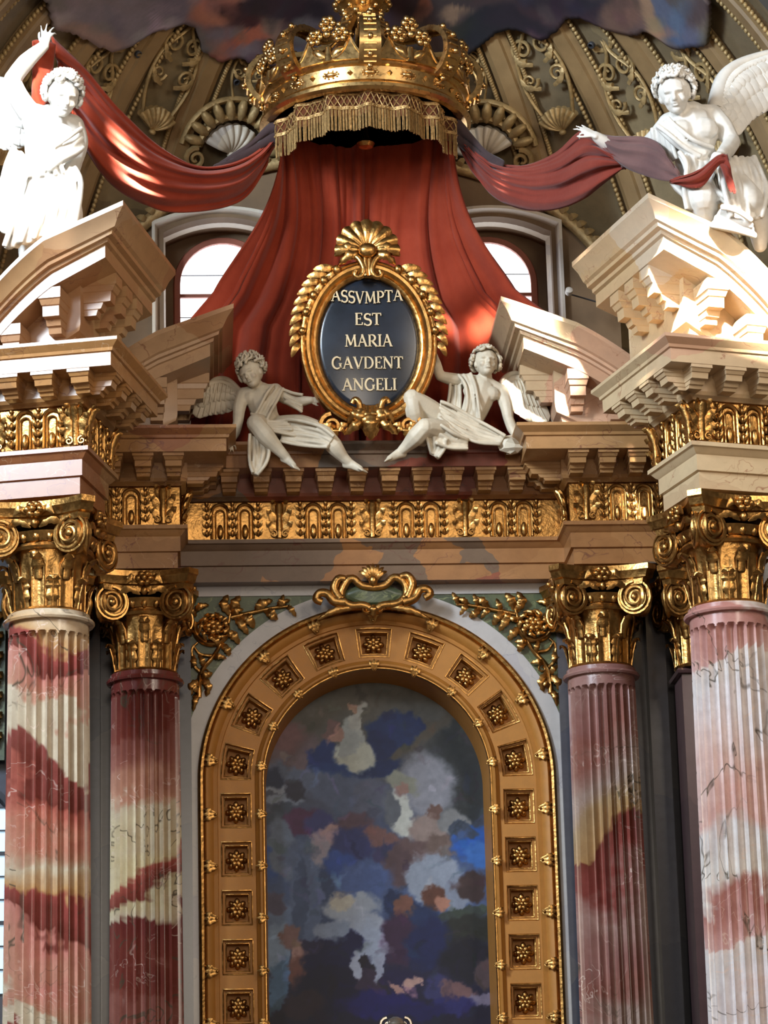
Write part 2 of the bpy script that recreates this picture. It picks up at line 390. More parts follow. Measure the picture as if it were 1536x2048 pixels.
ARCHI = [(-.3, 0), (0, 0), (0, .20), (.035, .21), (.035, .40), (.06, .42), (.10, .47), (.13, .48), (.13, .53), (-.3, .53)]
FRIEZ = [(-.3, .53), (.02, .53), (.03, .56), (.03, 1.04), (.02, 1.06), (-.3, 1.06)]
CORNI = [(-.3, 1.06), (.05, 1.06), (.07, 1.08), (.11, 1.10), (.13, 1.14), (.13, 1.34), (.62, 1.34), (.62, 1.50), (.65, 1.51), (.66, 1.545), (.72, 1.59), (.745, 1.61), (.745, 1.65), (-.3, 1.65)]
ZA = 9.44
def run_of(parent, name, fn, ornaments, sub):
    """ornaments along straight runs: (key, P, outward dir)"""
def entablature(name, label, path, closed, loc, rz, mats, runs, mod_mesh, mods, pj=1.0):
    """path in local plan; runs = [(p0,p1,[(key,dist)...])]; mods = [(p0,p1,n,first,step)]"""
    e = thing(name, label, 'entablature', loc, rz)
    MB().sweep(ARCHI, path, closed).build('architrave', MAT[mats[0]], e, 25)
    fr = MB().sweep(FRIEZ, path, closed).build('frieze', MAT['gold'], e, 25)
    MB().sweep([(o_*pj if o_ > .2 else o_, u_) for o_, u_ in CORNI], path, closed).build('cornice', MAT[mats[1]], e, 25)
    if closed: MB().box((0, 0, .8), (1.0, 1.0, 1.5)).build('core_block', MAT[mats[0]], e, 0)
    nm = {'tongue': 'tongue', 'chain': 'leaf_chain', 'acanthus': 'acanthus_leaf'}
    for p0, p1, items in runs:
        p0 = Vector(p0+(0,)); p1 = Vector(p1+(0,)); d = (p1-p0).normalized(); a = math.atan2(d.y, d.x)
        nrm = Vector((d.y, -d.x, 0))
        for key, t in items:
            q = p0+d*t+nrm*.03; put(nm[key], ME[key], fr, (q.x, q.y, .56), (0, 0, a))
    for p0, p1, ts in mods:
        p0 = Vector(p0+(0,)); p1 = Vector(p1+(0,)); d = (p1-p0).normalized(); a = math.atan2(d.y, d.x); nrm = Vector((d.y, -d.x, 0))
        for t in ts:
            q = p0+d*t+nrm*.125; put('modillion', ME[mod_mesh], e, (q.x, q.y, 1.345), (0, 0, a), (1, pj, 1))
    return e
# central length
items = []
for c in (-2.4, -1.2, 0, 1.2, 2.4):
    items.append(('acanthus', c))
    for o in (-.46, -.77+0, .46): pass
for k in range(-2, 2):
    c = k*1.2+.6
    items += [('tongue', c-.16), ('tongue', c+.16), ('chain', c), ('chain', c-.33), ('chain', c+.33)]
items = [(k, t+2.7) for k, t in items if -2.3 < t < 2.3]
entablature('entablature', 'long central marble entablature with gilded frieze above the arched painting', [(-2.7, 0, 0), (2.7, 0, 0)], False, (0, -.25, ZA), 0, ('brown_mix', 'brown_mix'),
            [((-2.7, 0), (2.7, 0), items)], 'mod', [((-2.7, 0), (2.7, 0), [2.7-1.84+.41*k for k in range(10)])])
for s in (-1, 1):
    X0, X1 = -3.75, -2.5                     # left side coordinates; the right side is its mirror
    pl = [(-4.3, 0, 0), (X1, 0, 0), (X1, 1.1, 0)]
    loc = (0, -1.0, ZA)
    it = [('acanthus', 1.62), ('chain', 1.40), ('tongue', 1.22), ('chain', 1.04), ('tongue', .88), ('chain', .70), ('acanthus', .46)]
    md = [.62, 1.0, 1.38, 1.76]
    if s > 0:
        pl = [(-x, y, z) for x, y, z in pl][::-1]
        runs = [((2.5, 0), (4.3, 0), [(k, 1.8-t) for k, t in it]), ((2.5, 1.1), (2.5, 0), [('acanthus', .95), ('chain', .75), ('tongue', .58)])]
        mods = [((2.5, 0), (4.3, 0), [1.8-t for t in md]), ((2.5, 1.1), (2.5, 0), [.62, 1.0])]
    else:
        runs = [((-4.3, 0), (X1, 0), it), ((X1, 0), (X1, 1.1), [('acanthus', .15), ('chain', .35), ('tongue', .52)])]
        mods = [((-4.3, 0), (X1, 0), md), ((X1, 0), (X1, 1.1), [.1, .48])]
    entablature('entablature', ('brown marble entablature stepping forward above the deep red left inner column', 'reddish marble entablature stepping forward above the grey-brown right inner column')[s > 0],
                pl, False, loc, 0, (('brown', 'brown'), ('brown_mix', 'brown'))[s > 0], runs, 'mod', mods)
# ------------------------------------------------------------------ columns
def shaft_mesh(name, r, z0, z1, mat, nf=24, sub=10):
    H_ = z1-z0; zs = list(np.linspace(z0, z1-.32, 26))+[z1-.30, z1-.27, z1-.255, z1-.24, z1-.23, z1-.222, z1-.215, z1-.205, z1-.06]
    rings = []; wf = .42*(TAU/nf); top = z1-.205
    for z in zs:
        rr = r*(1.09-.09*((z-z0)/H_)**1.4); ring = []
        hw = wf
        if z > top-wf*r: hw = wf*math.sqrt(max(0, 1-((z-(top-wf*r))/(wf*r))**2))
        for k in range(nf*sub):
            a = TAU*k/(nf*sub); q = ((k % sub)/sub-.5)*(TAU/nf)
            d = 0
            if hw > 1e-4 and abs(q) < hw: d = .095*math.sqrt(1-(q/hw)**2)*(hw/wf)
            ring.append(((rr-d)*cos(a), (rr-d)*sin(a), z))
        rings.append(ring)
    return MB().loft(rings).mesh(name, MAT[mat], 50)
def volute_mesh():
    mb = MB(); n = 20
    mb.loft([[(r*cos(TAU*k/n), y, r*sin(TAU*k/n)) for k in range(n)] for r, y in ((.17, .16), (.19, .13), (.17, .05), (.195, .0), (.19, -.025), (.17, -.025), (.165, .03), (.03, .01))])
    scroll(mb, (0, -.02, 0), .172, .045, PI*.5, 2.1, .021, 48, tap=.75, h=.035)
    mb.ball((0, -.05, 0), (.04, .035, .04), 8, 5); return mb
def capital_parts():
    o = {}
    mb = MB()
    def bell(u, v):
        a = u*TAU; z = v*.86; t = v
        r = .405+.03*t+.13*max(0, t-.62)**1.3; r -= .022*(cos(a*16) > 0)*(1 if t < .62 else 0)
        return (r*cos(a), r*sin(a), z)
    mb.grid(bell, 96, 10, True); mb.lathe([(.43, .0), (.445, .02), (.43, .04)], 40)
    for k in range(16):
        a = TAU*(k+.5)/16; mb.tube([(.405*cos(a), .405*sin(a), .03), (.412*cos(a), .412*sin(a), .42)], .018, 6)
    o['bell'] = mb.mesh('bell', MAT['gold'], 45)
    mb = MB(); leaf(mb, [(0, -.40, 0), (0, -.435, .16), (0, -.455, .30), (0, -.53, .37), (0, -.56, .33)], .085, (0, 1, 0), .28, 5, 8, 5)
    mb.tube([(0, -.42, .0), (0, -.46, .2), (0, -.50, .33)], [.014, .012, .008], 5); o['leaf'] = mb.mesh('acanthus_leaf', MAT['gold'], 60)
    mb = MB(); leaf(mb, [(0, -.42, .36), (0, -.45, .5), (0, -.50, .60), (0, -.58, .64), (0, -.60, .58)], .075, (0, 1, 0), .32, 4, 8, 5)
    for s in (-1, 1): mb.tube([(s*.07, -.42, .40), (s*.075, -.44, .52), (s*.03, -.47, .62)], .016, 5)
    o['upper'] = mb.mesh('hanging_leaf', MAT['gold'], 60)
    mb = MB(); mb.lathe([(.45, .70), (.50, .70), (.52, .735), (.50, .77), (.45, .77)], 40)
    for k in range(20):
        a = TAU*k/20; mb.ball((.50*cos(a), .50*sin(a), .84), (.05, .05, .065), 7, 5)
    mb.lathe([(.40, .78), (.50, .79), (.56, .90), (.40, .92)], 40)
    o['egg_ring'] = mb.mesh('egg_moulding', MAT['gold'], 50)
    mb = MB(); rings = []
    for z, sc in ((.99, .90), (1.06, .92), (1.075, .97), (1.15, 1.0), (1.17, 1.03), (1.24, 1.03)):
        ring = []
        for q in range(4):
            M = Matrix.Rotation(q*PI/2, 3, 'Z'); h = .70*sc; e = .58*sc
            for i in range(9):
                t = -1+2*i/8; ring.append(M @ Vector((t*e, -h+.17*(1-t*t), z)))
        rings.append(ring)
    mb.loft(rings); o['abacus'] = mb.mesh('abacus', MAT['gold'], 30)
    mb = MB()
    for k in range(6):
        a = TAU*k/6; mb.ball((.075*cos(a), -.60, 1.13+.06*sin(a)), (.055, .06, .045), 7, 5)
    mb.ball((0, -.66, 1.13), .04, 7, 5)
    for s in (-1, 1): leaf(mb, [(s*.05, -.58, 1.10), (s*.16, -.62, 1.14), (s*.24, -.62, 1.06)], .05, (0, 1, 0), .5, 2, 6, 3)
    mb.ball((0, -.56, .98), (.05, .06, .06), 7, 5)
    o['flower'] = mb.mesh('abacus_flower', MAT['gold'], 60)
    vm = volute_mesh(); o['volute'] = vm.mesh('volute', MAT['gold'], 40)
    mb = MB(); leaf(mb, [(-.34, -.52, .95), (-.2, -.58, 1.0), (-.05, -.56, .93)], .05, (0, 1, .3), .5, 3, 6, 3); leaf(mb, [(.34, -.52, .95), (.2, -.58, 1.0), (.05, -.56, .93)], .05, (0, 1, .3), .5, 3, 6, 3)
    o['sash'] = mb.mesh('volute_leaf', MAT['gold'], 60)
    return o
CAP = capital_parts()
def capital(parent, z, rz=0, sc=1.0):
    c = put('capital', CAP['bell'], parent, (0, 0, z), (0, 0, rz), sc)
    for k in range(8):
        put('acanthus_leaf', CAP['leaf'], c, (0, 0, 0), (0, 0, TAU*(k+.5)/8)); put('hanging_leaf', CAP['upper'], c, (0, 0, 0), (0, 0, TAU*k/8))
    put('egg_moulding', CAP['egg_ring'], c); put('abacus', CAP['abacus'], c)
    for q in range(4):
        a = q*PI/2; put('abacus_flower', CAP['flower'], c, None, (0, 0, a)); put('volute_leaf', CAP['sash'], c, None, (0, 0, a))
        for s in (-1, 1):
            p = Matrix.Rotation(a, 3, 'Z') @ Vector((s*.42, -.56, .83))
            put('volute', CAP['volute'], c, p, (0, 0, a-s*R(18)), (s*1.18, .8, 1.18))
    return c
COLS = [(-2.92, -.6, 0, .425, 'col_b', 'deep red fluted column with pale bands and gilded capital, left of the painting'),
        (2.83, -.6, 0, .425, 'col_c', 'grey-brown fluted column with gilded capital, right of the painting'),
        (-3.96, -3.8, R(-14), .46, 'col_a', 'tall red and cream fluted column with gilded capital at the left edge'),
        (3.92, -3.8, R(15), .46, 'col_d', 'tall pale pink and white fluted column at the right edge')]
Z_SH = 8.10
for x, y, rz, r, mt, lb in COLS:
    c = thing('column', lb, 'column', (x, y, FL), rz)
    sm = shaft_mesh('shaft', r, .9-FL, Z_SH-FL, mt)
    sh = put('shaft', sm, c)
    MB().lathe([(r*.98, Z_SH-.075), (r*1.12, Z_SH-.07), (r*1.15, Z_SH-.045), (r*1.12, Z_SH-.02), (r*1.03, Z_SH-.015), (r*1.03, Z_SH+.04), (r*.9, Z_SH+.045)], 48, (0, 0, -FL)).build('astragal', MAT[mt], c, 40)
    MB().lathe([(r*1.6, .3), (r*1.6, .42), (r*1.45, .5), (r*1.3, .62), (r*1.4, .72), (r*1.2, .85), (r*1.1, .92)], 40, (0, 0, -FL)).build('column_base', MAT['white_marble'], c, 30)
    MB().box((0, 0, (.3-FL)/2), (r*3.3, r*3.3, .3-FL)).build('pedestal', MAT['brown'], c, 0)
    capital(c, Z_SH+.04-FL, 0, (.94, .94, 1.0) if rz == 0 else (1, 1, 1))
# pilasters between the columns
for s in (-1, 1):
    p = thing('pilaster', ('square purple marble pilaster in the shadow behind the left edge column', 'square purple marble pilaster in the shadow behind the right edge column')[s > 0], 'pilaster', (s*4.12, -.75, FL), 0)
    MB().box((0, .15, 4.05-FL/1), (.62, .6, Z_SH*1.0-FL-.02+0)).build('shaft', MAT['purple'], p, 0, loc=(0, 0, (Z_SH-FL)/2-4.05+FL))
    MB().sweep([(0, 0), (.05, .01), (.07, .04), (.05, .07), (0, .08)], [(-.31, -.15, Z_SH-FL-.08), (.31, -.15, Z_SH-FL-.08), (.31, .45, Z_SH-FL-.08), (-.31, .45, Z_SH-FL-.08)], True).build('astragal', MAT['purple'], p, 30)
    capital(p, Z_SH-FL, 0, (.85, .85, 1.0))
# ------------------------------------------------------------------ outer blocks on the edge columns
h = .52
sq = [(-h, -h, 0), (h, -h, 0), (h, h, 0), (-h, h, 0)]
cor = [(-h, -h), (h, -h), (h, h), (-h, h)]
for (x, y, rz, r, mt, lb), s in ((COLS[2], -1), (COLS[3], 1)):
    runs = [(cor[i], cor[(i+1) % 4], [('acanthus', .03), ('chain', .24), ('tongue', .40), ('chain', .52+.04), ('tongue', .72), ('chain', .86), ('acanthus', 1.01)]) for i in range(4)]
    mods = [(cor[i], cor[(i+1) % 4], [-.12, .31, .73, 1.16]) for i in range(4)]
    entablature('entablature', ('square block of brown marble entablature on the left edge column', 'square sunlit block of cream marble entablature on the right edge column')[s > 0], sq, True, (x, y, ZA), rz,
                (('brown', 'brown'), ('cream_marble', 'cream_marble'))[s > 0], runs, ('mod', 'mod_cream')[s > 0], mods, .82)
# ------------------------------------------------------------------ broken segmental pediments
PED = [(-.35, -1.6), (0, -1.6), (0, -1.16), (.04, -1.14), (.06, -1.08), (.12, -1.06), (.14, -1.0), (.14, -.52), (.56, -.52), (.56, -.36), (.60, -.35), (.61, -.31), (.67, -.30), (.68, -.26), (.72, -.24), (.78, -.14), (.86, -.06), (.86, 0), (-.35, 0)]
def pediment(name, label, loc, rz, s, x_in, length, drop, back, mat, mods_f, mods_r, zt, zbot, ymods):
    """left-hand form: rises towards +x and ends in a return at x_in; mirrored for s > 0"""
    p = thing(name, label, 'pediment', loc, rz)
    OM = .86
    xs = [x_in-length*(1-i/24) for i in range(25)]
    Zf = lambda x: zt-drop(x_in+OM-x)
    rings = [[Vector((x, -o, Zf(x)+u)) for o, u in PED] for x in xs[:-1]]
    rings += [[Vector((x_in+o, y_, zt-drop(OM-max(o, 0))+u)) for o, u in PED] for y_ in (None,)] if False else []
    rings.append([Vector((x_in+o, -o, zt-drop(OM-max(o, 0))+u)) for o, u in PED]); rings.append([Vector((x_in+o, back, zt-drop(OM-max(o, 0))+u)) for o, u in PED])
    mb = MB(); mb.loft(rings)
    mb.v = [(a, b, max(c, zbot)) for a, b, c in mb.v]
    core = MB()
    core.loft([[(x, .02, zbot), (x, back, zbot), (x, back, Zf(x)-.02), (x, .02, Zf(x)-.02)] for x in xs])
    mb.merge(core)
    if s > 0: mb.mirror()
    mb.build('raking_cornice', MAT[mat], p, 22)
    mm = ME['bigmod_cream' if mat == 'cream_marble' else 'bigmod']
    for d in mods_f:
        x = x_in-d; z = Zf(x-.0)-.56
        put('modillion', mm, p, (-s*x if s > 0 else x, -.13, z), (0, 0, 0))
    for d in ymods:
        z = zt-drop(OM-.45)-.56
        put('modillion', mm, p, ((-(x_in+.13), d, z) if s > 0 else (x_in+.13, d, z)), (0, 0, -PI/2 if s > 0 else PI/2))
    return p
dr_o = lambda t: .05*t+.33*t*t
for (x, y, rz, r, mt, lb), s in ((COLS[2], -1), (COLS[3], 1)):
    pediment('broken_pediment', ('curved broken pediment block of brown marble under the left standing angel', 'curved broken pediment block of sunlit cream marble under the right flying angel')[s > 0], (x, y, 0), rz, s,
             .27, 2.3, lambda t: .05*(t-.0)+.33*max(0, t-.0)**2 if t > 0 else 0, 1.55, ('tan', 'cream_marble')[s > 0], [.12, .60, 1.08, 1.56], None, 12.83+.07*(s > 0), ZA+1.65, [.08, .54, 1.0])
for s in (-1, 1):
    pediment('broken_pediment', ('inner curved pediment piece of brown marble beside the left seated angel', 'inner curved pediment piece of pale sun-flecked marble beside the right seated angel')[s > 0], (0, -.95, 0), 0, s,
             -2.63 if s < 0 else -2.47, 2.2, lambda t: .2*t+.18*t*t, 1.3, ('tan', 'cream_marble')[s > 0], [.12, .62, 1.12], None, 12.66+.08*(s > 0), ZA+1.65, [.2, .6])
# ------------------------------------------------------------------ arched frame of the painting
ZS = 6.90; RM = 1.82; UQ = RM*PI/2; UB = UQ+3.9
def amap(rho, u, y):
    a = abs(u); sg = 1 if u >= 0 else -1
    if a <= UQ: t = a/RM; return Vector((sg*rho*sin(t), y, ZS+rho*cos(t)))
    return Vector((sg*rho, y, ZS-(a-UQ)))
def arch_sweep(mb, prof, u0=-UB, u1=UB, n=120):
    us = sorted(set([u0, u1]+[-UQ, UQ]*(u1 > UQ)+list(np.linspace(max(u0, -UQ), min(u1, UQ), n))))
    return mb.loft([[amap(r, u, y) for r, y in prof] for u in us])
fr = thing('picture_frame', 'ochre and gilt arched frame with square coffers around the painting', 'picture frame', (0, 0, 0))
arch_sweep(MB(), [(2.19, .1), (2.19, -.03), (2.21, -.075), (2.24, -.085), (2.27, -.06), (2.28, 0), (2.28, .1)]).build('outer_gilt_bead', MAT['gold'], fr, 40)
arch_sweep(MB(), [(2.02, .1), (2.02, .05), (2.03, .02), (2.08, .03), (2.12, -.03), (2.17, -.045), (2.19, -.02), (2.19, .1)]).build('outer_moulding', MAT['gold_ochre'], fr, 40)
arch_sweep(MB(), [(1.455, .15), (1.455, -.01), (1.475, -.035), (1.50, -.03), (1.515, .0), (1.54, .02), (1.56, .05), (1.56, .15)]).build('inner_moulding', MAT['gold_ochre'], fr, 40)
arch_sweep(MB(), [(1.43, .1), (1.43, -.005), (1.44, -.02), (1.452, -.02), (1.456, .0), (1.456, .1)]).build('inner_gilt_bead', MAT['gold'], fr, 40)
arch_sweep(MB(), [(1.43, .02), (1.46, .02), (1.48, .70), (1.40, .70)]).build('reveal', MAT['gold_ochre'], fr, 40)
CU = [0, .651, 1.302, 1.953, 2.604]
while CU[-1] < UB-.5: CU.append(CU[-1]+.615)
cells = [-c for c in CU[:0:-1]]+CU
RO = rosette(.145, .10)
clasp = MB()
for s in (-1, 0, 1): leaf(clasp, [(0, 0, -.06), (s*.035, -.03, .01), (s*.06, -.02, .06+.02*(s == 0))], .028, (0, 1, 0), .5, 2, 6, 3)
clasp.v = [(x*1.25, y, z*1.35) for x, y, z in clasp.v]; clasp.ball((0, -.035, -.07), .02, 6, 4)
CLASP = clasp.mesh('leaf_clasp', MAT['gold'], 60)
def orient(u):
    a = max(-PI/2, min(PI/2, u/RM)); return (0, a, 0)
for i, u in enumerate(cells):
    ua = (cells[i-1]+u)/2 if i else u-.31; ub = (cells[i+1]+u)/2 if i < len(cells)-1 else u+.31
    r0, r1, y0 = 1.55, 2.03, .045
    mb = MB(); rings = []
    for (ha, rr0, rr1, y) in ((None, r0, r1, y0), (.225, 1.60, 1.99, y0), (.21, 1.615, 1.975, y0+.045), (.185, 1.64, 1.95, y0+.045), (.165, 1.66, 1.93, y0+.20)):
        A, B = (ua, ub) if ha is None else (u-ha, u+ha); P = []
        for k in range(6): P.append(amap(rr0, A+(B-A)*k/6, y))
        P.append(amap(rr0, B, y))
        for k in range(6): P.append(amap(rr1, B+(A-B)*k/6, y))
        P.append(amap(rr1, A, y)); rings.append(P)
    mb.loft(rings, True, False); mb.f.append(tuple(range(len(mb.v)-14, len(mb.v))))
    co = mb.build('coffer', MAT['gold_ochre'], fr, 20)
    g = MB()
    for ha, a0, a1, t in ((.215, 1.607, 1.983, .011), (.175, 1.65, 1.94, .008)):
        P = [amap(a0, u-ha+2*ha*k/6, y0+(.0 if ha > .2 else .05)) for k in range(7)]+[amap(a1, u+ha-2*ha*k/6, y0+(.0 if ha > .2 else .05)) for k in range(7)]
        g.tube(P, t, 5, False, loop=True)
    g.build('gilt_fillet', MAT['gold'], co, 60)
    c = amap(1.795, u, y0+.17); put('rosette', RO, co, c, orient(u))
for u in np.arange(-UB+.2, UB, .655):
    put('leaf_clasp', CLASP, fr, amap(2.12, u, -.04), orient(u)); put('leaf_clasp', CLASP, fr, amap(1.475, u, -.03), orient(u), .8)
# white marble band round the frame, and the flat strip under the entablature
wb = MB(); arch_sweep(wb, [(2.28, .12), (2.28, -.01), (2.49, -.01), (2.49, .12)])
struct(wb.build('trim_3', MAT['white_marble'], None, 30))
struct(MB().box((0, .04, 9.375), (5.0, .12, .13)).build('trim_4', MAT['white_marble'], None, 0))

# ------------------------------------------------------------------ green spandrels with gilt scrollwork
def spandrel(s):
    t = thing('spandrel_panel', ('green marble corner panel with gilt acanthus scrolls left of the arch', 'green marble corner panel with gilt acanthus scrolls right of the arch')[s > 0], 'panel', (s*2.4, .02, 7.0))
    mb = MB(); A = []; B = []
    for i in range(30):
        x = .55+(2.40-.55)*(i/29)**.8; z = ZS+math.sqrt(max(0, 2.49**2-x*x)); A.append((x, z)); B.append((x, 9.31))
    poly = A+B[::-1]
    O = Vector((s*2.4, .02, 7.0))
    mb.loft([[Vector((s*x, y, z))-O for x, z in poly] for y in (0, .1)])
    # edge roll
    mb.build('green_field', MAT['green'], t, 20)
    def q(px, py, y=-.02):
        p = at(px, py, y); return Vector((-p.x*-s*(-1) if False else (s*abs(p.x)), y, p.z))-O
    nx = Vector((s, 0, 0))
    sc = MB(); c = q(427, 1256, -.03)
    scroll(sc, c, .25, .07, PI*.9 if s < 0 else PI*.1, -1.35*(-1 if s > 0 else 1)*-1, .05, 34, tap=.6)
    for k in range(7):
        a = TAU*k/7; sc.ball(c+Vector((.075*cos(a), -.03, .06*sin(a))), (.06, .05, .05), 7, 5)
    sc.ball(c+Vector((0, -.07, 0)), .045, 7, 5)
    sc.build('flower_scroll', MAT['gold'], t, 60)
    st = MB()
    for P, r in (([(398, 1395), (402, 1345), (432, 1305), (452, 1262), (462, 1222)], .03), ([(462, 1235), (500, 1226), (545, 1216), (580, 1212)], .026), ([(402, 1345), (388, 1330), (384, 1300), (395, 1285)], .022), ([(425, 1312), (400, 1308), (386, 1290)], .02)):
        pts = catmull([q(*p, -.03) for p in P], 6); m = len(pts); st.tube(pts, [1.35*r*(1-.55*i/m) for i in range(m)], 6)
    for P, sd in (([(398, 1395), (402, 1345), (432, 1305), (452, 1262), (462, 1222)], 1), ([(462, 1235), (500, 1226), (545, 1216), (580, 1212)], 1)):
        pts = catmull([q(*p, -.03) for p in P], 4)
        for i_ in range(1, len(pts)-1, 2):
            tg_ = (pts[i_+1]-pts[i_-1]).normalized(); sd_ = Vector((-tg_.z, 0, tg_.x))*(1 if i_ % 4 == 1 else -1)
            lm = MB(); leaf(lm, [pts[i_], pts[i_]+tg_*.05+sd_*.06+Vector((0, -.06, 0)), pts[i_]+tg_*.10+sd_*.15+Vector((0, -.02, 0))], .04, (0, 1, 0), .35, 4, 7, 4); lm.build('acanthus_leaf', MAT['gold'], t, 60)
    for k_ in range(9):
        an = TAU*k_/9; lm = MB(); leaf(lm, [c+Vector((.10*cos(an), -.02, .10*sin(an))), c+Vector((.16*cos(an+.3), -.08, .15*sin(an+.3))), c+Vector((.21*cos(an+.8), -.03, .2*sin(an+.8)))], .032, (0, 1, 0), .45, 3, 7, 4); lm.build('flower_petal', MAT['gold'], t, 60)
    scroll(st, q(412, 1345), .07, .015, 0, 1.3*s, .02, 14); scroll(st, q(392, 1395), .05, .012, 0, -1.3*s, .018, 12)
    st.build('stem', MAT['gold'], t, 60)
    for a, b, c_, w in (((462, 1225), (470, 1205), (480, 1192), .05), ((460, 1228), (448, 1208), (456, 1190), .05), ((480, 1228), (498, 1240), (508, 1256), .05), ((470, 1232), (484, 1250), (496, 1268), .045), ((515, 1222), (528, 1206), (545, 1200), .042), ((530, 1220), (545, 1232), (556, 1238), .04), ((555, 1214), (566, 1204), (580, 1200), .032), ((450, 1262), (468, 1272), (478, 1288), .045), ((440, 1285), (455, 1300), (458, 1312), .04),
                        ((385, 1310), (386, 1325), (378, 1332), .04), ((400, 1360), (384, 1372), (380, 1392), .045), ((402, 1352), (416, 1372), (412, 1392), .045), ((396, 1388), (390, 1402), (386, 1422), .032), ((388, 1225), (400, 1212), (418, 1210), .035), ((392, 1232), (384, 1222), (380, 1212), .03)):
        lm = MB(); leaf(lm, [q(*a, -.03), q(*b, -.085), q(*c_, -.04)], w*1.25, (0, 1, 0), .3, 4, 8, 5); lm.build('acanthus_leaf', MAT['gold'], t, 60)
    return t
spandrel(-1); spandrel(1)

# ------------------------------------------------------------------ cartouche on the crown of the arch
O = at(745, 1190, -.3)
t = thing('keystone_cartouche', 'gilt scrolled cartouche with small green field on top of the arch', 'cartouche', O)
def k(px, py, d=0): p = at(px, py, -.3)-O; p.y = -d; return p
mb = MB(); n = 28
ov = [k(747+58*cos(a)*(1+.08*cos(4*a)), 1189+21*sin(a)) for a in np.linspace(0, TAU, n, False)]
mb.loft([[p+Vector((0, .25, 0)) for p in ov], ov, [p*.8+Vector((0, -.03, 0)) for p in ov]]); mb.build('green_field', MAT['green'], t, 40)
mb = MB(); loop = catmull([k(*p, .04) for p in ((690, 1170), (705, 1158), (722, 1172), (747, 1176), (770, 1172), (788, 1156), (808, 1168), (812, 1192), (795, 1208), (765, 1212), (747, 1222), (728, 1212), (700, 1212), (682, 1196))], 5, True)
mb.tube(loop, .052, 8, False, loop=True)
loop2 = [p*1.13+Vector((0, .05, 0)) for p in loop]; mb.tube(loop2, .035, 7, False, loop=True); mb.build('gilt_rim', MAT['gold'], t, 60)
for P in ([(690, 1206), (668, 1204), (655, 1190), (640, 1188), (632, 1200), (644, 1206)], [(805, 1206), (828, 1198), (838, 1182), (852, 1180), (860, 1190), (848, 1198)], [(680, 1200), (668, 1180), (676, 1160), (690, 1160)], [(814, 1198), (824, 1172), (815, 1154), (800, 1156)]):
    pts = catmull([k(*p, .05) for p in P], 5); MB().tube(pts, [.07*(1-.35*i/len(pts)) for i in range(len(pts))], 7).build('scroll_arm', MAT['gold'], t, 60)
for s in (-1, 1): leaf(MB(), [k(747+s*35, 1215, .04), k(747+s*75, 1222, .06), k(747+s*112, 1240, .02)], .05, (0, 1, 0), .5, 5, 8, 4).build('side_leaf', MAT['gold'], t, 60)
mb = MB()
for a in np.linspace(R(20), R(160), 7): leaf(mb, [k(745, 1170, .05), k(745+14*cos(a), 1158-12*sin(a), .12), k(745+30*cos(a), 1154-24*sin(a), .08)], .035, (0, 1, 0), .5, 0, 6, 3)
mb.ball(k(745, 1166, .13), (.06, .05, .07), 8, 6); mb.build('shell_crest', MAT['gold'], t, 60)
mb = MB(); leaf(mb, [k(746, 1212, .05), k(746, 1224, .09), k(746, 1238, .03)], .06, (0, 1, 0), .5, 3, 8, 4)
for s in (-1, 1): scroll(mb, k(746+s*14, 1220, .05), .06, .015, 0, 1.3*s, .025, 14)
mb.build('drop_leaf', MAT['gold'], t, 60)

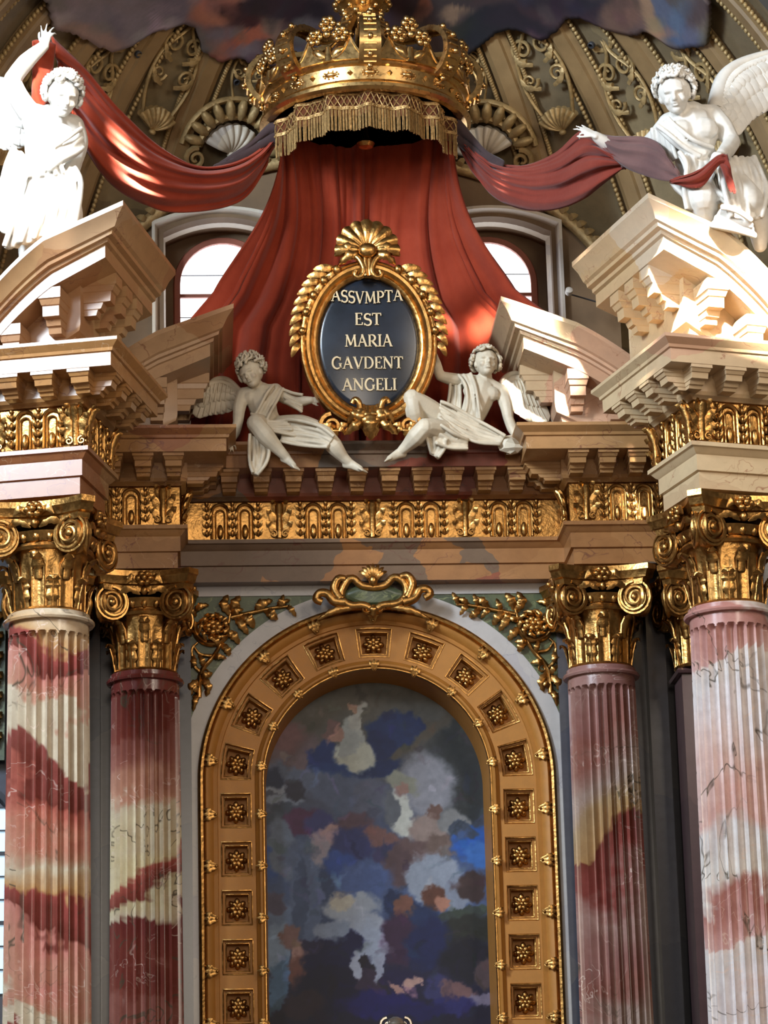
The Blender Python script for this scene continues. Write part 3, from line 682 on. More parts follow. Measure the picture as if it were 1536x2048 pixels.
# ------------------------------------------------------------------ the painting: a generic cloudy figure piece brushed as colour on the canvas
def vnoise(x, y, sc, seed=0):
    g = np.random.default_rng(seed).random((64, 64)); X = x*sc; Y = y*sc
    i = np.floor(X).astype(int); j = np.floor(Y).astype(int); fx = X-i; fy = Y-j
    fx = fx*fx*(3-2*fx); fy = fy*fy*(3-2*fy); G = lambda a, b: g[a % 64, b % 64]
    return (G(i, j)*(1-fx)+G(i+1, j)*fx)*(1-fy)+(G(i, j+1)*(1-fx)+G(i+1, j+1)*fx)*fy
def fbm(x, y, sc, seed=0, o=4):
    r = 0; a = .5
    for q in range(o): r = r+a*vnoise(x, y, sc*2**q, seed+q); a *= .5
    return r/(1-.5**o)
def paint(cx, cy, base, blobs, warp=18, seed=3, sharp=1.0, strokes=0, size=(60, 14)):
    """cx, cy arrays of canvas coordinates; blobs (x, y, rx, ry, deg, rgb, soft)"""
    wx = cx+(fbm(cx, cy, .014, seed)-.5)*warp*2+(fbm(cx, cy, .05, seed+9)-.5)*warp*1.1; wy = cy+(fbm(cx, cy, .014, seed+20)-.5)*warp*2+(fbm(cx, cy, .05, seed+29)-.5)*warp*1.1
    c = base(cx, cy)
    for (x, y, rx, ry, dg, rgb, soft) in blobs:
        soft *= sharp; a = R(dg); dx = wx-x; dy = wy-y
        u = (dx*cos(a)+dy*sin(a))/rx; v = (-dx*sin(a)+dy*cos(a))/ry
        m = np.clip((1+soft/2-np.sqrt(u*u+v*v))/soft, 0, 1); m = (m*m*(3-2*m))[:, None]
        c = c*(1-m)+np.array(rgb, float)[None, :]*m
    rs = np.random.default_rng(seed+77)
    for q_ in range(strokes):                               # loose brush strokes that pick up the colour below them
        i_ = rs.integers(len(cx)); x, y = cx[i_], cy[i_]; L_ = size[0]*rs.uniform(.4, 1.2); w_ = size[1]*rs.uniform(.5, 1.3)
        sel = np.nonzero((abs(cx-x) < L_) & (abs(cy-y) < L_))[0]
        a = rs.uniform(0, PI); dx = wx[sel]-wx[i_]; dy = wy[sel]-wy[i_]; u = (dx*cos(a)+dy*sin(a))/L_; v = (-dx*sin(a)+dy*cos(a))/w_+.6*u*u
        m = np.clip((1.2-np.sqrt(u*u+v*v))/.6, 0, 1)[:, None]*.5
        k_ = rs.uniform(.72, 1.32); c[sel] = c[sel]*(1-m)+np.clip(c[i_]*k_+rs.uniform(-9, 9, 3), 8, 235)*m
    c = c*(.93+.14*fbm(cx, cy, .045, seed+40)[:, None])
    return np.clip(c, 0, 255)
def paint_mesh(name, V, F, col, mat, ang=180):
    me = bpy.data.meshes.new(name); me.from_pydata(V, [], F)
    at_ = me.color_attributes.new('paint', 'FLOAT_COLOR', 'POINT')
    l = col/255.; l = np.where(l <= .04045, l/12.92, ((l+.055)/1.055)**2.4)
    at_.data.foreach_set('color', np.concatenate([l, np.ones((len(l), 1))], 1).astype(np.float32).ravel())
    me.polygons.foreach_set('use_smooth', [True]*len(me.polygons)); me.materials.append(mat); me.update(); return me
NX, NZ = 200, 380
gx, gz = np.meshgrid(np.linspace(-1.55, 1.55, NX), np.linspace(2.9, 8.55, NZ)); gx = gx.ravel(); gz = gz.ravel()
# canvas coordinates: 0..1536 across the survey crop of the picture, origin upper left
cxx = 738+gx*(900/2.92)+ (7.0-gz)*5; cyy = 150+(7.55-gz)*318
def base_p(x, y):
    t = np.clip((y+80)/1350, 0, 1)[:, None]; st = [(0, (104, 98, 84)), (.18, (88, 84, 78)), (.35, (84, 86, 96)), (.55, (78, 92, 118)), (.72, (86, 96, 118)), (.85, (48, 48, 66)), (1, (34, 34, 52))]
    c = np.zeros((len(x), 3))
    for k_ in range(3): c[:, k_] = np.interp(t[:, 0], [s_[0] for s_ in st], [s_[1][k_] for s_ in st])
    return c
PB = [(420, 200, 130, 90, 0, (108, 92, 92), .9), (380, 130, 80, 60, 0, (120, 92, 90), .9), (1080, 300, 150, 230, 10, (54, 58, 58), .8), (1140, 90, 90, 160, 0, (58, 60, 58), .9), (950, 350, 110, 130, 0, (140, 138, 138), .8), (900, 150, 220, 40, -35, (92, 84, 72), .9),
      (820, 110, 115, 80, -10, (44, 60, 92), .4), (890, 90, 70, 45, 30, (44, 58, 88), .4), (760, 170, 70, 60, 0, (40, 52, 82), .5), (540, 215, 55, 75, 20, (40, 58, 98), .4), (600, 285, 130, 42, 5, (46, 66, 104), .5), (740, 270, 110, 40, -12, (40, 54, 84), .5),
      (660, 225, 72, 62, 20, (170, 166, 146), .5), (640, 150, 42, 75, 12, (150, 150, 140), .45), (672, 60, 24, 75, 8, (166, 162, 148), .4), (566, 112, 36, 34, 0, (112, 88, 82), .4), (590, 130, 22, 22, 0, (150, 118, 102), .5), (655, 10, 16, 24, 0, (160, 130, 108), .4),
      (480, 320, 190, 48, 18, (98, 104, 116), .6), (360, 350, 90, 22, 15, (140, 144, 148), .5), (370, 400, 80, 24, 10, (128, 134, 140), .5), (330, 300, 60, 40, 30, (56, 62, 78), .6), (420, 360, 40, 50, 0, (60, 58, 66), .5), (350, 460, 80, 35, -20, (74, 80, 88), .5),
      (640, 380, 160, 80, 10, (92, 98, 112), .7), (720, 400, 60, 80, 10, (96, 98, 108), .6), (850, 340, 80, 42, 25, (138, 136, 118), .5), (840, 470, 45, 100, -12, (188, 186, 170), .5), (800, 440, 30, 80, -12, (100, 102, 104), .5), (860, 365, 30, 26, 0, (150, 120, 106), .5),
      (450, 500, 80, 55, 0, (88, 56, 78), .5), (540, 510, 70, 50, 20, (70, 70, 104), .6), (570, 545, 48, 40, -50, (168, 138, 128), .45), (660, 510, 70, 60, 0, (96, 76, 82), .6), (650, 580, 90, 70, 0, (62, 66, 100), .7), (760, 560, 70, 40, 20, (120, 90, 84), .6), (780, 620, 50, 40, 0, (70, 66, 92), .6),
      (965, 460, 34, 32, 0, (110, 86, 76), .4), (950, 530, 75, 65, 0, (146, 128, 116), .55), (1050, 500, 60, 50, 30, (128, 126, 120), .6), (880, 620, 90, 60, -15, (106, 86, 82), .6), (820, 680, 50, 80, 0, (92, 74, 74), .6), (1000, 590, 80, 40, 0, (112, 94, 84), .6), (1120, 580, 75, 70, 0, (52, 92, 150), .5), (1150, 640, 60, 50, 0, (70, 110, 160), .6), (1090, 540, 60, 30, 20, (70, 78, 88), .5),
      (330, 650, 50, 80, 0, (66, 88, 130), .6), (375, 600, 60, 130, -12, (108, 116, 126), .5), (440, 640, 70, 60, 0, (92, 100, 116), .6), (470, 790, 75, 220, 0, (94, 104, 122), .35), (545, 820, 26, 200, 0, (66, 76, 96), .4), (440, 820, 25, 200, 0, (76, 86, 104), .5), (520, 600, 40, 60, -20, (146, 136, 136), .6), (600, 660, 60, 60, 0, (62, 82, 128), .7), (690, 730, 110, 80, 0, (82, 96, 128), .8),
      (640, 830, 110, 50, 0, (150, 152, 152), .6), (600, 810, 50, 30, 0, (170, 160, 140), .6), (660, 905, 130, 40, 0, (150, 152, 154), .6), (570, 930, 60, 50, 0, (130, 136, 144), .6), (700, 1010, 70, 110, 0, (150, 154, 160), .5),
      (965, 720, 115, 105, 0, (142, 146, 150), .35), (1060, 800, 60, 60, 0, (130, 134, 140), .5), (1130, 770, 55, 60, 0, (70, 56, 54), .5), (965, 800, 45, 45, 0, (98, 66, 54), .5), (1000, 830, 30, 30, 0, (166, 120, 98), .5), (815, 820, 40, 45, 0, (44, 56, 80), .5), (880, 880, 110, 70, 10, (44, 58, 84), .5), (850, 830, 40, 40, 30, (120, 84, 70), .6), (1100, 870, 130, 22, -6, (66, 72, 66), .5), (1100, 940, 130, 60, 0, (50, 52, 48), .5), (830, 960, 75, 110, -10, (68, 48, 66), .5), (950, 990, 90, 110, 10, (38, 46, 76), .6), (1120, 1060, 120, 90, 0, (34, 36, 46), .6),
      (350, 880, 60, 90, 0, (104, 116, 132), .5), (350, 1010, 55, 110, 8, (126, 140, 152), .45), (350, 1150, 40, 110, 12, (88, 112, 132), .5), (330, 820, 50, 40, 0, (90, 84, 96), .6), (400, 960, 40, 50, 40, (120, 92, 84), .5), (450, 1030, 40, 60, 0, (142, 110, 100), .5), (430, 1100, 40, 60, 0, (110, 76, 66), .6),
      (540, 1060, 95, 100, 0, (30, 32, 62), .4), (620, 1000, 60, 45, -40, (34, 36, 66), .4), (480, 990, 40, 30, 0, (48, 44, 66), .5), (560, 1170, 150, 90, 0, (28, 28, 52), .5), (700, 1080, 38, 42, 0, (40, 36, 46), .35), (720, 1150, 80, 60, 0, (62, 50, 64), .5), (660, 1080, 22, 50, -20, (160, 160, 164), .5), (760, 1080, 18, 60, 10, (150, 150, 156), .5),
      (840, 1140, 70, 60, 0, (44, 40, 66), .6), (880, 1150, 30, 20, -40, (170, 136, 120), .5), (820, 1165, 30, 16, 30, (160, 124, 110), .5), (980, 1170, 60, 40, 10, (60, 60, 90), .6), (1060, 1190, 70, 40, 20, (116, 88, 84), .5), (1150, 1220, 60, 30, 0, (120, 110, 120), .5), (1030, 1240, 90, 40, 0, (50, 50, 92), .6), (760, 1230, 160, 50, 0, (38, 36, 84), .6), (900, 1260, 120, 40, 0, (36, 36, 74), .6), (460, 1230, 90, 60, 0, (54, 42, 50), .6), (1170, 1120, 40, 60, 0, (84, 70, 70), .6)]
colr = paint(cxx, cyy, base_p, PB, 30, 3, .75, 300, (46, 11))*np.array([.92, .95, 1.02]); colr = np.clip((colr-84)*1.22+78, 6, 235)
V = [(x, 0, z-2.9) for x, z in zip(gx, gz)]; F = [(j*NX+i, j*NX+i+1, (j+1)*NX+i+1, (j+1)*NX+i) for j in range(NZ-1) for i in range(NX-1)]
pt = thing('altar_painting', 'tall dark oil painting of soaring figures and clouds in the arched frame', 'painting', (0, .68, 2.9))
put('canvas', paint_mesh('canvas', V, F, colr, MAT['paint']), pt)
MB().box((0, .06, 2.825), (3.1, .08, 5.65)).build('backing_board', MAT['niche'], pt, 0)
# silver finial that rises in front of the picture at the lower edge
fo = at(792, 2075, -.6); fi = thing('silver_finial', 'small silver crowned finial at the lower edge of the painting', 'finial', fo)
mb = MB(); mb.lathe([(.05, -.5), (.07, -.1), (.04, 0), (.10, .08), (.12, .16), (.09, .22), (.03, .25)], 20); mb.build('knob', m_plain('tarnished_silver', (190, 180, 165), .3, .3, 8, .9), fi, 40)
mb = MB()
for s in (-1, 1): scroll(mb, (s*.11, -.02, .15), .09, .02, PI/2, -1.2*s, .022, 16)
mb.build('scroll', bpy.data.materials['tarnished_silver'], fi, 60)
# ------------------------------------------------------------------ gilt crown under the vault
CC = Vector((0, -.9, 15.42))
crown = thing('crown', 'large gilded openwork crown hanging above the red curtain', 'crown', CC)
G = MAT['gold_crown']
MB().lathe([(1.20, .02), (1.24, -.02), (1.34, -.03), (1.39, .0), (1.39, .045), (1.34, .07), (1.30, .075), (1.29, .10), (1.31, .115), (1.29, .13), (1.31, .30), (1.34, .31), (1.375, .345), (1.36, .375), (1.30, .375), (1.22, .36), (1.20, .02)], 96).build('circlet', G, crown, 35)
circ = [c for c in crown.children][0]
def rad(az, r, z): return Vector((r*sin(az), -r*cos(az), z))
jo = MB(); jo.ball((0, 0, 0), (.085, .035, .035), 10, 6)
for k in range(10): a = TAU*k/10; jo.ball((.10*cos(a), 0, .05*sin(a)), (.018, .014, .014), 5, 4)
jo = jo.mesh('oval_jewel', G, 60)
jd = MB().loft([[(.04*x, 0, .04*z) for x, z in ((-1, 0), (0, -1), (1, 0), (0, 1))], [(.012*x, -.045, .012*z) for x, z in ((-1, 0), (0, -1), (1, 0), (0, 1))]]).mesh('diamond_jewel', G, 0)
for k in range(32):
    a = TAU*k/32; p = rad(a, 1.305, .215)
    if k % 2 == 0: put('oval_jewel', jo, circ, p, (0, 0, a))
    else: put('diamond_jewel', jd, circ, p, (0, 0, a))
# cresting: per 45 degree bay two balled points and a flower cross, an arch on every bay line
pm = MB(); prof = []
for i in range(13):
    t = -1+i/6; prof.append((t*.17, .02+.22*(1-abs(t))**2.2))
pm.loft([[(x, y, 0) for x, z in prof]+[(x, y, z) for x, z in prof[::-1]] for y in (-.03, .03)]); pm.tube([(-.17, -.03, .02)]+[(x, -.03, z) for x, z in prof]+[(.17, -.03, .02)], .014, 5)
pm.ball((0, 0, .27), .036, 8, 6); PT = pm.mesh('cresting_point', G, 50)
fm = MB(); fm.tube([(0, 0, 0), (0, -.02, .14)], [.06, .03], 7)
for c, r in (((0, -.03, .36), .085), ((-.12, -.03, .24), .085), ((.12, -.03, .24), .085)):
    for k in range(6): a = TAU*k/6; fm.ball((c[0]+r*.62*cos(a), c[1]-.02, c[2]+r*.62*sin(a)), (r*.42, .035, r*.42), 6, 4)
    fm.ball((c[0], c[1]-.05, c[2]), .03, 6, 4)
fm.ball((0, -.06, .25), .04, 7, 5); leaf(fm, [(0, 0, .02), (-.08, -.04, .08), (-.15, -.03, .12)], .035, (0, 1, 0), .5); leaf(fm, [(0, 0, .02), (.08, -.04, .08), (.15, -.03, .12)], .035, (0, 1, 0), .5)
FM = fm.mesh('flower_cross', G, 60)
am = MB(); AP = [Vector((0, -r, z)) for r, z in ((1.33, .33), (1.45, .42), (1.53, .60), (1.50, .80), (1.36, .95), (1.15, 1.0), (.90, .99), (.62, 1.05), (.40, 1.22), (.26, 1.45), (.19, 1.66))]
pts = catmull(AP, 5)
rings = []
for i, p in enumerate(pts):
    q = pts[min(i+1, len(pts)-1)]-pts[max(i-1, 0)]; q.normalize(); nrm = Vector((0, q.z, -q.y)); wv = .15-.07*i/len(pts)
    rings.append([p+nrm*a+Vector((b*wv, 0, 0)) for a, b in ((.035, -1), (.035, -.6), (.015, -.5), (.015, .5), (.035, .6), (.035, 1), (-.035, 1), (-.035, -1))])
am.loft(rings)
for i in range(2, len(pts)-4, 2):                      # teeth along the inside of the band
    q = (pts[i+1]-pts[i-1]).normalized(); nrm = Vector((0, q.z, -q.y)); am.tube([pts[i]-nrm*.04+Vector((-.08, 0, 0)), pts[i]-nrm*.04+Vector((.08, 0, 0))], .014, 5)
AM = am.mesh('crown_arch', G, 40)
bd = MB().ball((0, 0, 0), .042, 8, 6).mesh('pearl', G, 60)
for k in range(8):
    a = TAU*k/8; ar = put('crown_arch', AM, crown, None, (0, 0, a))
    for i in range(0, len(pts), 5):
        q = (pts[min(i+1, len(pts)-1)]-pts[max(i-1, 0)]).normalized(); nrm = Vector((0, q.z, -q.y))
        put('pearl', bd, ar, pts[i]+nrm*(.06 if nrm.dot(Vector((0, -1, .6))) > 0 else -.06))
    for da, m, nm in ((R(10.5), PT, 'cresting_point'), (R(22.5), FM, 'flower_cross'), (R(34.5), PT, 'cresting_point')):
        put(nm, m, crown, rad(a+da, 1.34, .37), (R(-4), 0, a+da), 1.45 if m is FM else 1.4)
mb = MB(); mb.lathe([(.16, 1.5), (.22, 1.56), (.20, 1.62), (.26, 1.68), (.34, 1.72), (.36, 1.77), (.30, 1.80), (.16, 1.84), (.12, 1.95), (.26, 2.05), (.32, 2.2), (.26, 2.35), (.05, 2.45)], 32)
tp = mb.build('top_knob', G, crown, 40)
for k in range(16): a = TAU*k/16; put('pearl', bd, tp, rad(a, .36, 1.76), None, 1.1)
for k in range(8): a = TAU*(k+.5)/8; put('pearl', bd, tp, rad(a, .26, 1.58), None, 1.2)
# ------------------------------------------------------------------ fringed valance inside the circlet
val = thing('fringed_valance', 'gold-fringed brocade valance hanging inside the crown', 'valance', CC+Vector((0, 0, .05)))
MAT['brocade'] = m_cloth('brown_brocade', (74, 40, 24), (104, 58, 34))
MAT['braid'] = m_gold('gold_braid', (176, 140, 88), .5, .4, .4, .6, 30)
A0 = R(74)
def vr(u, dz=0.0):
    a = -A0+2*A0*u; r = 1.17+.05*cos(a*15)+.02*cos(a*31+1); return a, r
def vpt(u, z, out=0.0):
    a, r = vr(u); return rad(a, r+out+(-z)*.0, z-.10*abs(sin(a))**3)
mb = MB(); mb.grid(lambda u, v: vpt(u, -.02-.34*v), 240, 6); vo = mb.build('brocade', MAT['brocade'], val, 60); vo.modifiers.new('cloth', 'SOLIDIFY').thickness = .02
for z in (-.06, -.25):
    b = MB(); b.loft([[vpt(i/239, z+dz, .012+do) for dz, do in ((-.022, .012), (.022, .012), (.022, -.012), (-.022, -.012))] for i in range(240)])
    for i in range(2, 238, 4): b.ball(vpt(i/239, z, .026), (.013, .013, .011), 5, 4)
    b.build('gold_braid', MAT['braid'], val, 40)
b = MB()
for i in range(0, 236, 6):
    b.tube([vpt((i+j)/239, -.08-.15*j/6, .018) for j in range(7)], .008, 4); b.tube([vpt((i+j)/239, -.23+.15*j/6, .018) for j in range(7)], .008, 4)
b.build('braid_lattice', MAT['braid'], val, 60)
b = MB()
for i in range(239):
    if (i*17) % 10 < 3: continue
    u = (i+.5)/239; l = .28+.02*random.random(); b.tube([vpt(u, -.27, .008), vpt(u, -.27-l*.5, .012), vpt(u, -.27-l, .004+.01*random.random())], .0075, 4)
tag(b.build('fringe', MAT['braid'], val, 60), kind='stuff')
mb = MB().lathe([(.02, -.35), (.09, -.33), (.12, -.28), (.06, -.22), (.03, -.1), (.03, .2)], 16); mb.build('pendant_knob', MAT['gold'], val, 40)
mb = MB().lathe([(0.01, .30), (1.18, .28), (1.18, .22), (.01, .24)], 48); mb.build('canopy_board', MAT['brocade'], val, 40)
# ------------------------------------------------------------------ stucco curtain
cur = thing('red_curtain', 'rust-red stucco curtain falling in long folds behind the oval inscription', 'curtain', (0, 0, 11.05))
ZC = [15.55, 15.0, 14.5, 14.1, 13.5, 13.1, 12.6, 12.0, 11.1]; WL = [1.12, 1.30, 1.50, 1.70, 1.98, 2.30, 2.38, 2.30, 2.30]; WR = [1.12, 1.36, 1.56, 1.76, 2.08, 2.56, 2.62, 2.45, 2.35]
def curt(u, v):
    z = 15.55+(11.1-15.55)*v; s = 2*u-1
    wl = np.interp(-z, [-a for a in ZC], WL); wr = np.interp(-z, [-a for a in ZC], WR)
    fl = min(1, v/.45); fl = fl*fl*(3-2*fl)
    az = s*R(104); x0 = 1.12*sin(az); y0 = -.9+.72*cos(az)
    x1 = (wr if s > 0 else wl)*s; y1 = .55-.35*abs(s)**2-.25*v
    x = x0*(1-fl)+x1*fl; y = y0*(1-fl)+y1*fl
    if fl >= 1: x = x1
    x = x if fl < 1 else x1
    # edges keep the surveyed half width
    amp = .05+.10*min(1, v*1.5)
    ph = s*15+.9*sin(s*5+1)+1.4*sin(v*2.0+s*2)*v
    f = (1-2*abs(sin(ph*.93))**.6)+.5*sin(ph*2.9+.7)+.25*sin(ph*5.3+2*v)
    f *= .75+.35*sin(s*9+2)
    y -= amp*f; x += .05*cos(ph*1.86)*min(1, v*2)
    return (x, y, z-11.05)
mb = MB(); mb.grid(curt, 260, 60); o = mb.build('hanging_folds', MAT['red'], cur, 180); o.modifiers.new('cloth', 'SOLIDIFY').thickness = .03
def cloth(parent, name, top, low, mat, folds, bulge=.25, amp=.05, nu=70, nv=34, O=Vector((0, 0, 0)), seed=0, out=(0, -1, 0)):
    """cloth hanging between two surveyed edge curves (px, py, depth), folded along its length"""
    T = catmull([at(*p) for p in top], 10); L = catmull([at(*p) for p in low], 10)
    def samp(C, u):
        f = u*(len(C)-1); i = min(int(f), len(C)-2); return C[i].lerp(C[i+1], f-i)
    od = Vector(out)
    def fn(u, v):
        a = samp(T, u); b = samp(L, u); p = a.lerp(b, v)
        k = sin(PI*v)*bulge*sin(PI*min(1, max(0, u)))**.5
        h = v*folds*PI+1.1*sin(u*3+seed)+seed
        w = min(1, 4*u+.25)*min(1, 4*(1-u)+.25)
        f = (abs(sin(h))**.7-.5)*1.5+.35*sin(2.3*h+u*9+seed)+.2*sin(5.1*h+u*4)
        p = p+od*(k+amp*f*w)+Vector((0, 0, -.35*amp*f))
        return p-O
    mb = MB(); mb.grid(fn, nu, nv); o = mb.build(name, mat, parent, 180); o.modifiers.new('cloth', 'SOLIDIFY').thickness = .03; return o
O = at(330, 350, -2)
sl = thing('curtain_swag', 'bright rust-red cloth swag drawn up to the raised hand of the left angel', 'curtain', O)
cloth(sl, 'swag', [(566, 250, -.8), (520, 300, -1.0), (460, 328, -1.3), (390, 331, -1.7), (310, 290, -2.4), (235, 215, -3.1), (170, 135, -3.6), (105, 76, -4.0)],
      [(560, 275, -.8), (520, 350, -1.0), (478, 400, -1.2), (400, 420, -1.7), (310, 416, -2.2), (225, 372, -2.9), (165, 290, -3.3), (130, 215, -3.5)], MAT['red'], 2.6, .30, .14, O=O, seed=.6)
cloth(sl, 'lining', [(575, 225, -1.2), (540, 250, -1.1), (500, 285, -1.1), (440, 330, -1.3)], [(590, 262, -1.1), (545, 290, -1.0), (500, 315, -1.1), (425, 336, -1.4)], MAT['lining_dark'], 1.5, .05, .03, 30, 10, O=O)
cloth(sl, 'hanging_end', [(66, 84, -4.2), (85, 78, -4.2), (112, 88, -4.1)], [(62, 215, -4.0), (78, 222, -4.0), (100, 205, -3.9)], MAT['red'], 2.2, .08, .05, 20, 24, O=O, seed=2)
O = at(1110, 350, -2)
sr = thing('curtain_swag', 'dark maroon cloth swag carried to the outstretched hand of the right angel', 'curtain', O)
cloth(sr, 'swag', [(905, 262, -.8), (945, 305, -1.0), (990, 328, -1.3), (1050, 330, -1.8), (1110, 305, -2.5), (1160, 262, -3.2), (1195, 280, -3.5), (1247, 330, -3.7)],
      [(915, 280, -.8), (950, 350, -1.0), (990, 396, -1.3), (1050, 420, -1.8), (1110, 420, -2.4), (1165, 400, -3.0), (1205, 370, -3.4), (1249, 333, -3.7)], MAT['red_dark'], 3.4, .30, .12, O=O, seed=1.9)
cloth(sr, 'lining', [(915, 232, -1.2), (940, 270, -1.1), (975, 305, -1.2), (1010, 325, -1.5)], [(900, 270, -1.1), (930, 300, -1.0), (960, 325, -1.2), (1000, 345, -1.5)], MAT['lining_dark'], 1.5, .05, .03, 30, 10, O=O)
cloth(sr, 'turned_back_end', [(1186, 262, -3.5), (1225, 272, -3.7), (1290, 275, -4.1), (1325, 300, -4.5), (1352, 345, -4.75)], [(1196, 284, -3.6), (1240, 330, -3.8), (1290, 352, -4.2), (1330, 362, -4.6), (1365, 360, -4.85)], MAT['lining'], 2.2, .12, .06, 40, 20, O=O, seed=.3)
cloth(sr, 'knotted_end', [(1338, 362, -4.75), (1390, 345, -4.95), (1432, 312, -5.0), (1450, 308, -5.0)], [(1345, 368, -4.75), (1400, 372, -4.95), (1440, 330, -5.05), (1455, 330, -5.05)], MAT['red_dark'], 1.6, .08, .04, 30, 14, O=O, seed=1)
cloth(sr, 'tail', [(1432, 312, -5.05), (1455, 308, -5.05)], [(1458, 380, -5.15), (1472, 386, -5.15)], MAT['red_dark'], 1.6, .06, .04, 12, 20, O=O, seed=1)
# ------------------------------------------------------------------ apse wall, windows, vault
DC = Vector((0, -2.8, 12.4)); DR, DK = 6.0, 1.03
def dome(az, el, r=1.0):
    """az from the back (0) to the right, el elevation"""
    return DC+Vector((DR*r*cos(el)*sin(az), DR*r*cos(el)*cos(az), DR*DK*r*sin(el)))
def pix(p):
    d = Vector(p)-CAM; z = d.dot(_F); return 768+6000*d.dot(_R)/z, 1024-6000*d.dot(_U)/z
AZ = R(98)
cl = struct(MB().grid(lambda u, v: dome(-AZ+2*AZ*u, R(-14)+R(104)*v), 120, 50).build('ceiling', MAT['vault'], None, 180, recalc=False))
def on_dome(px, py):
    d = (_F+_R*((px-768)/6000)-_U*((py-1024)/6000)).normalized()
    a = Vector((1, 1, 1/DK)); o = CAM-DC; A = Vector((d.x*a.x, d.y*a.y, d.z*a.z)); B = Vector((o.x, o.y, o.z/DK))
    qa = A.dot(A); qb = 2*A.dot(B); qc = B.dot(B)-DR*DR; t = (-qb+math.sqrt(max(0, qb*qb-4*qa*qc)))/(2*qa); p = CAM+d*t
    q = p-DC; return math.atan2(q.x, q.y), math.asin(max(-1, min(1, q.z/(DR*DK))))
# lunette wall with two round-headed windows
WY = 1.35; WX = (-1.86, 1.84); WHW = .82; WSILL, WSPR = 12.3, 14.27
HW = 3.6; LZ = 13.5; LH = 2.4
def wtop(x): return LZ+LH*math.sqrt(max(0, 1-(x/HW)**2))
def otop(dx, hw): return 14.82+.22*(1-(dx/hw)**2)
def wall_strip(mb, x0, x1):
    xm = (x0+x1)/2; zt = (wtop(x0), wtop(x1)); segs = [(10.9, None)]
    for wx in WX:
        if abs(xm-wx) < WHW: segs = [(10.9, WSILL), ([otop(min(WHW, abs(x-wx)), WHW) for x in (x0, x1)], None)]
    for a, b in segs:
        za = a if isinstance(a, list) else [a, a]; zb = list(zt) if b is None else [b, b]
        mb.loft([[(x0, y, za[0]), (x1, y, za[1]), (x1, y, zb[1]), (x0, y, zb[0])] for y in (WY, WY+.9)])
mb = MB(); xs = np.linspace(-HW+.01, HW-.01, 96)
for i in range(95): wall_strip(mb, xs[i], xs[i+1])
MAT['wall_brown'] = m_plain('umber_wall', (112, 88, 62), .7, .15, 1.5)
struct(mb.build('wall_apse', MAT['wall_brown'], None, 30))
ga = MB(); P = [Vector((HW*1.01*cos(a), WY-.06, LZ+(LH+.02)*sin(a))) for a in np.linspace(PI, 0, 60)]
ga.tube(P, .09, 8)
for i in range(0, 60):
    leaf(ga, [P[i]+Vector((0, -.05, 0)), P[i]+(P[i]-Vector((0, WY, LZ))).normalized()*.05+Vector((0, -.12, 0)), P[i]+(P[i]-Vector((0, WY, LZ))).normalized()*.15+Vector((0, -.06, 0))], .055, (0, 1, 0), .5, 0, 6, 2)
struct(ga.build('trim_5', MAT['vault_gold'], None, 60))
MAT['surround'] = m_patch('veined_window_marble', [(196, 186, 168), (204, 192, 172), (186, 176, 164)], .8, 9, .4, mott=.25)
MAT['redwood'] = m_plain('reddish_window_frame', (150, 84, 62), .5, .1, 3)
MAT['lead'] = m_plain('window_lead', (60, 60, 64), .5, .1, 3)
t = NT('bright_sky_pane', .2); t.b.inputs['Base Color'].default_value = (.9, .93, 1, 1); t.b.inputs['Emission Color'].default_value = (.93, .96, 1, 1); t.b.inputs['Emission Strength'].default_value = 3.2; MAT['pane'] = t.m
def win_curve(hw, spr, sill, n=20): return [(-hw, sill), (-hw, spr)]+[(-hw*cos(a), spr+hw*sin(a)) for a in np.linspace(0, PI, n)[1:-1]]+[(hw, spr), (hw, sill)]
